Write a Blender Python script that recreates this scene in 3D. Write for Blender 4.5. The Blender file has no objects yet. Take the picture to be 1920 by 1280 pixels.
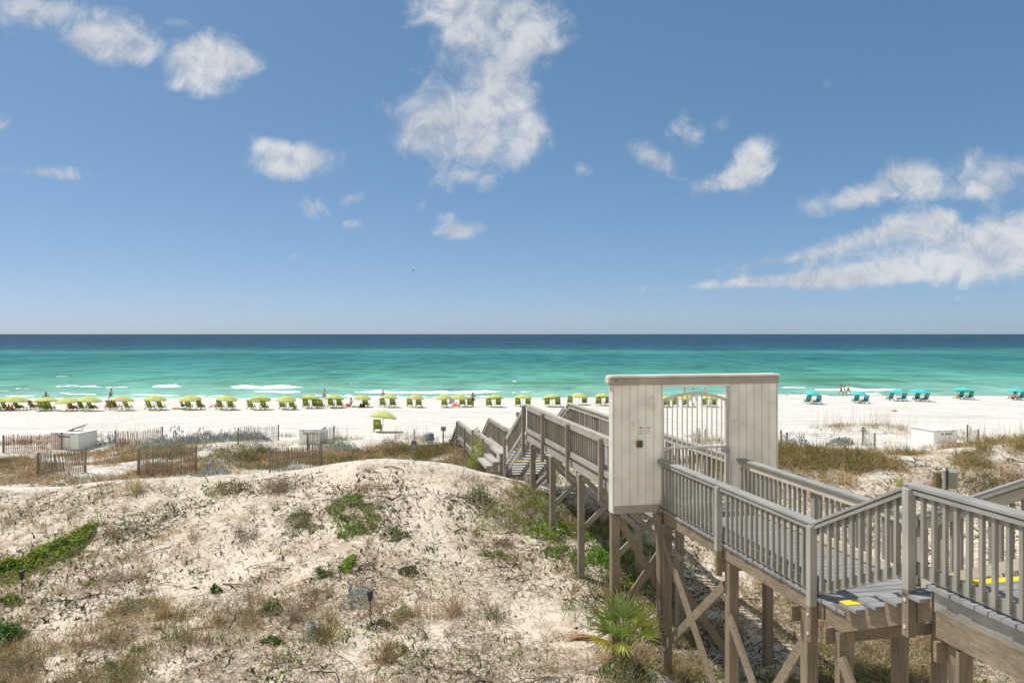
import bpy, bmesh, math, random
import numpy as np
from mathutils import Vector, Matrix, Euler

random.seed(11)
rng = np.random.default_rng(11)
SC = bpy.context.scene
COL = SC.collection
CAMZ, F = 9.4, 1416.0          # eye height above the sea, focal length in photo pixels
R = math.radians

# ------------------------------------------------------------------ helpers
def link(o, parent=None):
    COL.objects.link(o)
    if parent is not None:
        o.parent = parent
    return o

def tag(o, label=None, cat=None, group=None, kind=None):
    if label: o['label'] = label
    if cat: o['category'] = cat
    if group: o['group'] = group
    if kind: o['kind'] = kind
    return o

def empty(name, loc, label=None, cat=None, group=None, rz=0.0):
    o = bpy.data.objects.new(name, None)
    o.empty_display_size = 0.2
    o.location = loc
    o.rotation_euler = (0, 0, rz)
    link(o)
    return tag(o, label, cat, group)

def copy_tree(o, parent=None):
    c = o.copy()
    COL.objects.link(c)
    c.parent = parent
    for ch in list(o.children):
        copy_tree(ch, c)
    return c

class MB:
    """collects shapes, build() links them as one mesh object"""
    def __init__(s): s.v = []; s.f = []; s.m = []
    def face(s, pts, mi=0):
        b = len(s.v); s.v += [tuple(p) for p in pts]; s.f.append(tuple(range(b, b + len(pts)))); s.m.append(mi)
    def hexa(s, P, mi=0):
        b = len(s.v); s.v += [tuple(p) for p in P]
        for q in ((0, 3, 2, 1), (4, 5, 6, 7), (0, 1, 5, 4), (1, 2, 6, 5), (2, 3, 7, 6), (3, 0, 4, 7)):
            s.f.append(tuple(b + i for i in q)); s.m.append(mi)
    def box(s, c, sz, rot=None, mi=0):
        x, y, z = (k / 2 for k in sz)
        P = [Vector(p) for p in ((-x, -y, -z), (x, -y, -z), (x, y, -z), (-x, y, -z), (-x, -y, z), (x, -y, z), (x, y, z), (-x, y, z))]
        if rot is not None: P = [rot @ p for p in P]
        s.hexa([p + Vector(c) for p in P], mi)
    def bar(s, a, b, w, t, up=(0, 0, 1), mi=0):
        a, b = Vector(a), Vector(b); d = (b - a).normalized(); up = Vector(up)
        sd = d.cross(up)
        if sd.length < 1e-5: sd = d.cross(Vector((1, 0, 0)))
        sd.normalize(); u = sd.cross(d).normalized()
        sd *= w / 2; u *= t / 2
        s.hexa([a - sd - u, a + sd - u, b + sd - u, b - sd - u, a - sd + u, a + sd + u, b + sd + u, b - sd + u], mi)
    def tube(s, pts, r, n=6, mi=0, cap=True):
        pts = [Vector(p) for p in pts]; rs = r if isinstance(r, (list, tuple)) else [r] * len(pts)
        b = len(s.v); prev = None
        for i, p in enumerate(pts):
            d = (pts[min(i + 1, len(pts) - 1)] - pts[max(i - 1, 0)]).normalized()
            ref = prev if prev is not None else (Vector((1, 0, 0)) if abs(d.x) < .8 else Vector((0, 1, 0)))
            u = (ref - d * ref.dot(d)).normalized(); prev = u; w = d.cross(u)
            for k in range(n):
                a = 2 * math.pi * k / n
                s.v.append(tuple(p + (u * math.cos(a) + w * math.sin(a)) * rs[i]))
        for i in range(len(pts) - 1):
            for k in range(n):
                s.f.append((b + i * n + k, b + i * n + (k + 1) % n, b + (i + 1) * n + (k + 1) % n, b + (i + 1) * n + k)); s.m.append(mi)
        if cap:
            s.f.append(tuple(b + k for k in reversed(range(n)))); s.m.append(mi)
            s.f.append(tuple(b + (len(pts) - 1) * n + k for k in range(n))); s.m.append(mi)
    def lathe(s, prof, n=20, c=(0, 0, 0), mi=0):
        b = len(s.v)
        for r, z in prof:
            for k in range(n):
                a = 2 * math.pi * k / n
                s.v.append((c[0] + r * math.cos(a), c[1] + r * math.sin(a), c[2] + z))
        for i in range(len(prof) - 1):
            for k in range(n):
                s.f.append((b + i * n + k, b + i * n + (k + 1) % n, b + (i + 1) * n + (k + 1) % n, b + (i + 1) * n + k)); s.m.append(mi)
        s.f.append(tuple(b + k for k in reversed(range(n)))); s.m.append(mi)
        s.f.append(tuple(b + (len(prof) - 1) * n + k for k in range(n))); s.m.append(mi)
    def prism(s, P, d, mi=0):
        """polygon P pushed along vector d"""
        P = [Vector(p) for p in P]; d = Vector(d); n = len(P); b = len(s.v)
        s.v += [tuple(p) for p in P] + [tuple(p + d) for p in P]
        s.f.append(tuple(b + i for i in reversed(range(n)))); s.f.append(tuple(b + n + i for i in range(n)))
        s.m += [mi, mi]
        for i in range(n):
            j = (i + 1) % n
            s.f.append((b + i, b + j, b + n + j, b + n + i)); s.m.append(mi)
    def build(s, name, mats, parent=None, org=(0, 0, 0), smooth=False, bevel=0.0):
        me = bpy.data.meshes.new(name)
        ox, oy, oz = org
        me.from_pydata([(x - ox, y - oy, z - oz) for x, y, z in s.v], [], s.f)
        if not isinstance(mats, (list, tuple)): mats = [mats]
        for m in mats: me.materials.append(m)
        if len(mats) > 1: me.polygons.foreach_set('material_index', s.m)
        if smooth: me.polygons.foreach_set('use_smooth', [True] * len(me.polygons))
        bm = bmesh.new(); bm.from_mesh(me)
        bmesh.ops.recalc_face_normals(bm, faces=bm.faces)
        if bevel: bmesh.ops.bevel(bm, geom=list(bm.edges), offset=bevel, segments=1, affect='EDGES', clamp_overlap=True)
        bm.to_mesh(me); bm.free()
        o = bpy.data.objects.new(name, me)
        return link(o, parent)

def mesh_np(name, V, Q, mats, cols=None, smooth=False, parent=None):
    """mesh object from numpy vertices (n,3), quads (m,4), vertex colours (n,3)"""
    me = bpy.data.meshes.new(name)
    V = np.asarray(V, np.float32); Q = np.asarray(Q, np.int32)
    me.vertices.add(len(V)); me.vertices.foreach_set('co', V.ravel())
    me.loops.add(Q.size); me.loops.foreach_set('vertex_index', Q.ravel())
    me.polygons.add(len(Q)); me.polygons.foreach_set('loop_start', np.arange(0, Q.size, 4, dtype=np.int32))
    me.update(calc_edges=True)
    if cols is not None:
        ca = me.color_attributes.new('Col', 'FLOAT_COLOR', 'POINT')
        c4 = np.ones((len(V), 4), np.float32); c4[:, :3] = cols
        ca.data.foreach_set('color', c4.ravel())
    me.polygons.foreach_set('use_smooth', np.full(len(Q), smooth))
    me.materials.append(mats)
    me.validate()
    return link(bpy.data.objects.new(name, me), parent)

def unit(v): return v / np.maximum(np.linalg.norm(v, axis=-1, keepdims=True), 1e-9)

def blades(base, up, L, Wd, bend, col, colvar=.12, side=None):
    """grass blades: six vertices, two quads each"""
    n = len(base); L = np.broadcast_to(L, (n,))[:, None]; Wd = np.broadcast_to(Wd, (n,))[:, None]
    up = unit(up)
    if side is None:
        a = rng.uniform(0, 2 * np.pi, n); side = np.stack([np.cos(a), np.sin(a), np.zeros(n)], 1)
    side = unit(side - up * (side * up).sum(1, keepdims=True))
    m = base + up * L * .55 + bend * L * .22
    t = base + up * L * .92 + bend * L * .8
    V = np.stack([base - side * Wd * .5, base + side * Wd * .5, m + side * Wd * .42, m - side * Wd * .42, t + side * Wd * .08, t - side * Wd * .08], 1).reshape(-1, 3)
    i = np.arange(n)[:, None] * 6
    Q = np.concatenate([i + np.array([[0, 1, 2, 3]]), i + np.array([[3, 2, 4, 5]])], 1).reshape(-1, 4)
    c = np.broadcast_to(col, (n, 3)) * (1 + rng.normal(0, colvar, (n, 1))) * (1 + rng.normal(0, .05, (n, 3)))
    return V, Q, np.repeat(np.clip(c, .01, .9), 6, 0)

def leaves(cen, axis, nrm, L, Wd, col, colvar=.15):
    """pointed leaves: one folded quad each"""
    n = len(cen); L = np.broadcast_to(L, (n,))[:, None]; Wd = np.broadcast_to(Wd, (n,))[:, None]
    axis = unit(axis); side = unit(np.cross(axis, nrm)); up = np.cross(side, axis)
    V = np.stack([cen - axis * L * .5, cen + side * Wd * .5 + up * Wd * .15, cen + axis * L * .5, cen - side * Wd * .5 + up * Wd * .15], 1).reshape(-1, 3)
    Q = (np.arange(n)[:, None] * 4 + np.array([[0, 1, 2, 3]]))
    c = np.broadcast_to(col, (n, 3)) * (1 + rng.normal(0, colvar, (n, 1))) * (1 + rng.normal(0, .05, (n, 3)))
    return V, Q, np.repeat(np.clip(c, .005, .9), 4, 0)

def join(parts):
    V, Q, K, b = [], [], [], 0
    for v, q, c in parts:
        V.append(v); Q.append(q + b); K.append(c); b += len(v)
    return np.concatenate(V), np.concatenate(Q), np.concatenate(K)

def _hash(ix, iy, seed):
    h = (ix.astype(np.int64) * 374761393 + iy.astype(np.int64) * 668265263 + seed * 1442695041) & 0xFFFFFFFF
    h = ((h ^ (h >> 13)) * 1274126177) & 0xFFFFFFFF
    return ((h ^ (h >> 16)) & 0xFFFF) / 65535.0

def vnoise(X, Y, sc, seed=0):
    X = np.asarray(X, float) / sc; Y = np.asarray(Y, float) / sc
    ix, iy = np.floor(X), np.floor(Y); fx, fy = X - ix, Y - iy
    fx = fx * fx * (3 - 2 * fx); fy = fy * fy * (3 - 2 * fy)
    a, b = _hash(ix, iy, seed), _hash(ix + 1, iy, seed)
    c, d = _hash(ix, iy + 1, seed), _hash(ix + 1, iy + 1, seed)
    return (a * (1 - fx) + b * fx) * (1 - fy) + (c * (1 - fx) + d * fx) * fy

def fbm(X, Y, sc, seed=0, o=4):
    t, a, n = 0, 1.0, 0
    for k in range(o):
        t = t + a * vnoise(X, Y, sc / 2 ** k, seed + k * 17); n += a; a *= .5
    return t / n

def sstep(x, a, b):
    t = np.clip((np.asarray(x, float) - a) / (b - a), 0, 1); return t * t * (3 - 2 * t)

# ------------------------------------------------------------------ terrain
CX = [-60, -30, -20, -16.6, -12.6, -8.3, -6.9, -5.36, -3.9, -2.08, -1.04, .17, .9, 2.2, 3.4, 6, 9, 10.5, 12, 13.8, 15.3, 17, 20, 60]
CH = [5.6, 5.5, 5.3, 5.12, 4.80, 4.62, 4.48, 4.19, 4.12, 4.26, 4.55, 4.82, 5.0, 5.15, 5.0, 4.35, 3.85, 4.05, 4.18, 4.16, 3.98, 3.72, 3.6, 3.5]
_bxs = np.linspace(-60, 60, 2401)
_bch = np.interp(_bxs, CX, CH); _k = np.ones(25) / 25
_bch = np.convolve(np.pad(_bch, 12, mode='edge'), _k, 'valid')
def terrain(X, Y):
    """height of the sand above the sea"""
    X = np.asarray(X, float); Y = np.asarray(Y, float)
    hc = np.interp(X, _bxs, _bch)
    yr = 24.5 + 1.6 * sstep(X, 3, 9) + .5 * (fbm(X, X * 0, 4, 3) - .5)
    hc = hc - (fbm(X, X * 0 + 3, 2.2, 14, 3) - .5) * .22
    # the seaward face and the beach
    Ys = Y - 4 * sstep(X, -10, 45)
    hb = np.interp(Ys, [0, 36, 50, 61, 90, 111, 125, 200, 400], [6.9, 6.9, 7.45, 8.0, 8.72, 9.4, 9.95, 12, 16])
    hb = hb - .75 * sstep(Y, 33, 40) * (1 - sstep(Y, 40, 50)) * sstep(X, -8, -1) * (1 - sstep(X, 3, 12))
    bump = (fbm(X, Y, 7, 21) - .5) * 1.0 + (fbm(X, Y, 2.2, 22, 3) - .5) * .45
    hb = hb - bump * sstep(Y, 27, 36) * (1 - sstep(Y, 48, 60))
    hb = hb - .5 * np.exp(-((X - 28) / 5) ** 2 - ((Y - 60) / 3) ** 2)
    back = sstep(Y, yr - .2, yr + 9.5)
    h_sea = hc + (hb - hc) * back
    # the landward slope
    hf = 6.25 - .25 * sstep(X, 6, 12) + .1 * sstep(X, -4, -12)
    t = np.clip((yr - Y) / 11.8, 0, 1)
    f = np.sin(np.pi / 2 * np.clip(t * 1.25, 0, 1)) ** 1.2
    h_land = hc + (hf - hc) * f
    trough = np.exp(-((X - 3.4) / 1.6) ** 2) * np.exp(-((Y - 16.8) / 2.5) ** 2) * .25
    h_land = h_land + trough - .46 * np.exp(-((X - 2.05) / .85) ** 2 - ((Y - 13.35) / .8) ** 2)
    land = (fbm(X, Y, 3.2, 5) - .5) * .42 + (fbm(X, Y, .7, 6, 3) - .5) * .13
    h_land = h_land - land * sstep(yr - Y, .2, 3.0) - (fbm(X, Y, .5, 9, 2) - .5) * .05
    h = np.where(Y < yr, h_land, h_sea)
    h = h - (fbm(X, Y, .9, 31, 3) - .5) * .09 * sstep(Y, 34, 40) * (1 - sstep(Y, 95, 108))
    return CAMZ - h

def tz(x, y): return float(terrain(x, y))

_marchY = np.concatenate([np.arange(8, 62, .04), np.arange(62, 140, .15)])
def ground_at(px, py):
    """where the line of sight through photo pixel (px, py) meets the sand"""
    X = (px - 960) / F * _marchY; Z = CAMZ - (py - 626) / F * _marchY
    hit = np.nonzero(Z <= terrain(X, _marchY))[0]
    i = hit[0] if len(hit) else len(_marchY) - 1
    return Vector((X[i], _marchY[i], tz(X[i], _marchY[i])))

def at_dist(px, Y):
    X = (px - 960) / F * Y
    return Vector((X, Y, tz(X, Y)))

def on_beach(px, py):
    """like ground_at, on the open beach only"""
    Y = np.arange(52, 125, .1); X = (px - 960) / F * Y; Z = CAMZ - (py - 626) / F * Y
    i = int(np.argmin(np.abs(Z - terrain(X, Y))))
    return Vector((X[i], Y[i], tz(X[i], Y[i])))

def at(px, py, Y): return Vector(((px - 960) / F * Y, Y, CAMZ - (py - 626) / F * Y))

# ------------------------------------------------------------------ materials
def new_mat(name):
    m = bpy.data.materials.new(name); m.use_nodes = True
    return m, m.node_tree.nodes, m.node_tree.links, m.node_tree.nodes['Principled BSDF']

def N(nt, typ, **kw):
    n = nt.new(typ)
    for k, v in kw.items():
        if k.startswith('i_'):
            n.inputs[k[2:].replace('_', ' ')].default_value = v
        else: setattr(n, k, v)
    return n

def plain(name, col, rough=.7, var=.12, scale=6.0, spec=.3, metal=0.0, bump=0.0):
    m, nt, ln, b = new_mat(name)
    tc = N(nt, 'ShaderNodeTexCoord')
    nz = N(nt, 'ShaderNodeTexNoise'); nz.inputs['Scale'].default_value = scale; nz.inputs['Detail'].default_value = 5
    ln.new(tc.outputs['Object'], nz.inputs['Vector'])
    mr = N(nt, 'ShaderNodeMapRange'); mr.inputs['To Min'].default_value = 1 - var; mr.inputs['To Max'].default_value = 1 + var
    ln.new(nz.outputs['Fac'], mr.inputs['Value'])
    mx = N(nt, 'ShaderNodeVectorMath', operation='SCALE'); mx.inputs[0].default_value = col
    ln.new(mr.outputs['Result'], mx.inputs['Scale']); ln.new(mx.outputs['Vector'], b.inputs['Base Color'])
    b.inputs['Roughness'].default_value = rough; b.inputs['Specular IOR Level'].default_value = spec; b.inputs['Metallic'].default_value = metal
    if bump:
        bp = N(nt, 'ShaderNodeBump'); bp.inputs['Strength'].default_value = bump; bp.inputs['Distance'].default_value = .01
        ln.new(nz.outputs['Fac'], bp.inputs['Height']); ln.new(bp.outputs['Normal'], b.inputs['Normal'])
    return m

ANG = math.atan2(.2039, .979)       # the boardwalk's turn to the left of straight ahead
def wood(name, c1, c2, grain='H', streak=.55, rough=.75, knots=True, stain=None):
    """boards: streaks along the grain, each board its own tone"""
    m, nt, ln, b = new_mat(name)
    tc = N(nt, 'ShaderNodeTexCoord'); mp = N(nt, 'ShaderNodeMapping')
    mp.inputs['Rotation'].default_value = (0, 0, -ANG)
    mp.inputs['Scale'].default_value = {'H': (34, 1.6, 34), 'V': (34, 34, 1.6), 'L': (1.6, 34, 34)}[grain]
    ln.new(tc.outputs['Object'], mp.inputs['Vector'])
    nz = N(nt, 'ShaderNodeTexNoise'); nz.inputs['Scale'].default_value = 1.0; nz.inputs['Detail'].default_value = 6; nz.inputs['Roughness'].default_value = .65
    nz.inputs['Distortion'].default_value = .6
    ln.new(mp.outputs['Vector'], nz.inputs['Vector'])
    n2 = N(nt, 'ShaderNodeTexNoise'); n2.inputs['Scale'].default_value = 2.2; n2.inputs['Detail'].default_value = 4
    ln.new(tc.outputs['Object'], n2.inputs['Vector'])
    rp = N(nt, 'ShaderNodeMapRange'); rp.inputs['From Min'].default_value = .3; rp.inputs['From Max'].default_value = .7
    ln.new(nz.outputs['Fac'], rp.inputs['Value'])
    mx = N(nt, 'ShaderNodeMix', data_type='RGBA'); mx.inputs['A'].default_value = (*c1, 1); mx.inputs['B'].default_value = (*c2, 1)
    ln.new(rp.outputs['Result'], mx.inputs['Factor'])
    ge = N(nt, 'ShaderNodeNewGeometry')
    ri = N(nt, 'ShaderNodeMapRange'); ri.inputs['To Min'].default_value = 1 - streak * .35; ri.inputs['To Max'].default_value = 1 + streak * .3
    ln.new(ge.outputs['Random Per Island'], ri.inputs['Value'])
    r2 = N(nt, 'ShaderNodeMapRange'); r2.inputs['From Min'].default_value = .3; r2.inputs['From Max'].default_value = .7; r2.inputs['To Min'].default_value = .84; r2.inputs['To Max'].default_value = 1.12
    ln.new(n2.outputs['Fac'], r2.inputs['Value'])
    mu = N(nt, 'ShaderNodeMath', operation='MULTIPLY'); ln.new(ri.outputs['Result'], mu.inputs[0]); ln.new(r2.outputs['Result'], mu.inputs[1])
    sc = N(nt, 'ShaderNodeVectorMath', operation='SCALE'); ln.new(mx.outputs['Result'], sc.inputs[0]); ln.new(mu.outputs[0], sc.inputs['Scale'])
    # checks and dark grain lines
    ck = N(nt, 'ShaderNodeMapRange'); ck.inputs['From Min'].default_value = .62; ck.inputs['From Max'].default_value = .70; ck.inputs['To Min'].default_value = 1; ck.inputs['To Max'].default_value = 1 - streak * .9
    ln.new(nz.outputs['Fac'], ck.inputs['Value'])
    s2 = N(nt, 'ShaderNodeVectorMath', operation='SCALE'); ln.new(sc.outputs['Vector'], s2.inputs[0]); ln.new(ck.outputs['Result'], s2.inputs['Scale'])
    out = s2.outputs['Vector']
    if stain:
        n3 = N(nt, 'ShaderNodeTexNoise'); n3.inputs['Scale'].default_value = 1.7; n3.inputs['Detail'].default_value = 6; n3.inputs['Roughness'].default_value = .7
        ln.new(tc.outputs['Object'], n3.inputs['Vector'])
        r3 = N(nt, 'ShaderNodeMapRange'); r3.inputs['From Min'].default_value = .60; r3.inputs['From Max'].default_value = .72; r3.inputs['To Max'].default_value = .8
        ln.new(n3.outputs['Fac'], r3.inputs['Value'])
        m3 = N(nt, 'ShaderNodeMix', data_type='RGBA'); m3.inputs['B'].default_value = (*stain, 1)
        ln.new(r3.outputs['Result'], m3.inputs['Factor']); ln.new(out, m3.inputs['A']); out = m3.outputs['Result']
    ln.new(out, b.inputs['Base Color'])
    b.inputs['Roughness'].default_value = rough; b.inputs['Specular IOR Level'].default_value = .25
    bp = N(nt, 'ShaderNodeBump'); bp.inputs['Strength'].default_value = .35; bp.inputs['Distance'].default_value = .004
    ln.new(nz.outputs['Fac'], bp.inputs['Height']); ln.new(bp.outputs['Normal'], b.inputs['Normal'])
    return m

def foliage_mat(name, trans=.3, rough=.6):
    m, nt, ln, b = new_mat(name)
    at_ = N(nt, 'ShaderNodeAttribute'); at_.attribute_name = 'Col'
    ln.new(at_.outputs['Color'], b.inputs['Base Color']); b.inputs['Roughness'].default_value = rough; b.inputs['Specular IOR Level'].default_value = .25
    if trans:
        tr = N(nt, 'ShaderNodeBsdfTranslucent'); ln.new(at_.outputs['Color'], tr.inputs['Color'])
        mx = N(nt, 'ShaderNodeMixShader'); mx.inputs['Fac'].default_value = trans
        ln.new(b.outputs[0], mx.inputs[1]); ln.new(tr.outputs[0], mx.inputs[2])
        ln.new(mx.outputs[0], nt['Material Output'].inputs['Surface'])
    return m

def cloth(name, col, trans=.35):
    m, nt, ln, b = new_mat(name)
    b.inputs['Base Color'].default_value = (*col, 1); b.inputs['Roughness'].default_value = .8; b.inputs['Specular IOR Level'].default_value = .2
    tc = N(nt, 'ShaderNodeTexCoord'); nz = N(nt, 'ShaderNodeTexNoise'); nz.inputs['Scale'].default_value = 5
    ln.new(tc.outputs['Object'], nz.inputs['Vector'])
    mr = N(nt, 'ShaderNodeMapRange'); mr.inputs['To Min'].default_value = .85; mr.inputs['To Max'].default_value = 1.12; ln.new(nz.outputs['Fac'], mr.inputs['Value'])
    sc = N(nt, 'ShaderNodeVectorMath', operation='SCALE'); sc.inputs[0].default_value = col; ln.new(mr.outputs['Result'], sc.inputs['Scale'])
    ln.new(sc.outputs['Vector'], b.inputs['Base Color'])
    tr = N(nt, 'ShaderNodeBsdfTranslucent'); ln.new(sc.outputs['Vector'], tr.inputs['Color'])
    mx = N(nt, 'ShaderNodeMixShader'); mx.inputs['Fac'].default_value = trans
    ln.new(b.outputs[0], mx.inputs[1]); ln.new(tr.outputs[0], mx.inputs[2]); ln.new(mx.outputs[0], nt['Material Output'].inputs['Surface'])
    return m

M = {}
M['paint_h'] = wood('grey painted rail wood', (.335, .335, .312), (.255, .254, .235), 'H', .22)
M['paint_v'] = wood('grey painted post wood', (.40, .388, .345), (.315, .303, .265), 'V', .2)
M['paint_b'] = wood('grey green painted balusters', (.34, .325, .285), (.255, .24, .20), 'V', .2)
M['raw_h'] = wood('bare timber lengthwise', (.285, .235, .17), (.16, .127, .088), 'H', .45)
M['pine'] = wood('pale planed pine', (.66, .585, .47), (.54, .465, .36), 'H', .15)
M['raw_v'] = wood('bare timber upright', (.265, .22, .16), (.15, .118, .08), 'V', .45)
M['cream_v'] = wood('cream painted siding', (.83, .795, .71), (.775, .735, .645), 'V', .05, .55, stain=(.50, .42, .27))
M['trim'] = wood('taupe painted trim', (.40, .365, .305), (.34, .305, .25), 'L', .08, .55)
M['white_trim'] = wood('white painted trim', (.72, .70, .64), (.64, .62, .55), 'V', .06, .5)
M['deck'] = wood('grey decking boards', (.30, .30, .30), (.235, .235, .24), 'L', .25)
M['old_h'] = wood('weathered silver wood', (.47, .44, .385), (.285, .262, .222), 'H', .45)
M['old_v'] = wood('weathered silver wood upright', (.33, .295, .24), (.205, .17, .128), 'V', .4)
M['old_l'] = wood('weathered stair boards', (.50, .48, .45), (.36, .34, .31), 'L', .35)
M['yellow'] = plain('yellow safety paint', (.80, .60, .03), .6, .12, 9)
M['gate_metal'] = plain('cream coated metal', (.66, .63, .55), .4, .06, 5, .4)
M['rust'] = plain('rusty steel', (.16, .10, .06), .8, .4, 30)
M['dark_metal'] = plain('dark metal', (.05, .05, .045), .5, .3, 20)
M['green_knob'] = plain('green plastic', (.05, .12, .05), .5, .2, 20)
M['ink'] = plain('faded brown ink', (.30, .25, .17), .8, .3, 20)
M['black_ink'] = plain('black lettering', (.05, .05, .055), .7, .2, 20)
M['white_board'] = plain('white painted board', (.84, .83, .79), .6, .06, 4)
M['slat_red'] = wood('red stained slats', (.36, .06, .05), (.26, .05, .045), 'V', .5)
M['slat_grey'] = wood('grey weathered slats', (.28, .245, .19), (.17, .145, .11), 'V', .6)
M['canvas_green'] = cloth('lime canvas', (.60, .65, .23), .25)
M['canvas_peach'] = cloth('peach canvas', (.75, .52, .36), .3)
M['canvas_olive'] = cloth('green chair canvas', (.32, .44, .07), .3)
M['canvas_aqua'] = cloth('aqua canvas', (.12, .62, .62), .25)
M['canvas_teal'] = cloth('teal chair canvas', (.05, .48, .54), .3)
M['chair_wood'] = wood('chair wood', (.34, .17, .08), (.25, .12, .055), 'V', .3)
M['pole_white'] = plain('pale pole', (.55, .52, .47), .5, .1)
M['logo_white'] = plain('pale printed mark', (.55, .66, .42), .8, .2, 20)
M['skin'] = plain('tanned skin', (.42, .22, .13), .55, .1, 8)
M['skin_fair'] = plain('fair skin', (.58, .34, .23), .55, .1, 8)
M['hair'] = plain('dark hair', (.03, .02, .015), .6, .3, 30)
M['hair_fair'] = plain('brown hair', (.16, .09, .045), .6, .3, 30)
for nm, c in dict(navy=(.03, .05, .14), black=(.02, .02, .022), red=(.55, .04, .04), grey=(.30, .32, .36), white=(.75, .74, .72), pink=(.72, .30, .28), blue=(.08, .2, .42), orange=(.85, .26, .03), green=(.06, .38, .12), salmon=(.72, .27, .22)).items():
    M['c_' + nm] = plain(nm + ' cloth', c, .8, .15, 12)
M['galv'] = plain('galvanised steel', (.42, .42, .42), .45, .12, 14, .5, .3)
M['sign_face'] = plain('pale sign face', (.34, .34, .34), .6, .1)
M['sign_black'] = plain('black sign face', (.03, .03, .03), .5, .2)
M['bin_lid'] = plain('blue grey plastic lid', (.13, .18, .20), .4, .12, 8, .45)
M['bin_white'] = plain('white bin', (.70, .69, .66), .5, .08)
M['box_grey'] = plain('grey green enclosure', (.29, .30, .25), .4, .08, 6, .45)
M['box_light'] = plain('light grey plate', (.50, .51, .50), .5, .12, 12)
M['pipe'] = plain('white pipe', (.70, .70, .68), .4, .06)
M['bark'] = wood('round pole wood', (.28, .22, .13), (.19, .145, .085), 'V', .3)
M['foliage'] = foliage_mat('leaf', .3)
M['dry'] = foliage_mat('dry grass', .15, .8)
M['bird'] = plain('dark feathers', (.05, .05, .055), .7)

# ------------------------------------------------------------------ camera, light, sky
cam = bpy.data.cameras.new('camera'); cam.sensor_width = 36; cam.lens = 36 * F / 1920
cam.shift_y = -14 / 1920; cam.clip_end = 60000; cam.clip_start = .05
co = link(bpy.data.objects.new('camera', cam)); co.location = (0, 0, CAMZ); co.rotation_euler = (R(90), 0, 0)
SC.camera = co

SUN = Vector((-.52, .25, 1.0)).normalized()
sl = bpy.data.lights.new('sun', 'SUN'); sl.energy = 4.6; sl.angle = R(.53); sl.color = (1, .965, .905)
so = link(bpy.data.objects.new('sun', sl)); so.location = (0, 0, 60)
so.rotation_euler = SUN.to_track_quat('Z', 'Y').to_euler()

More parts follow.
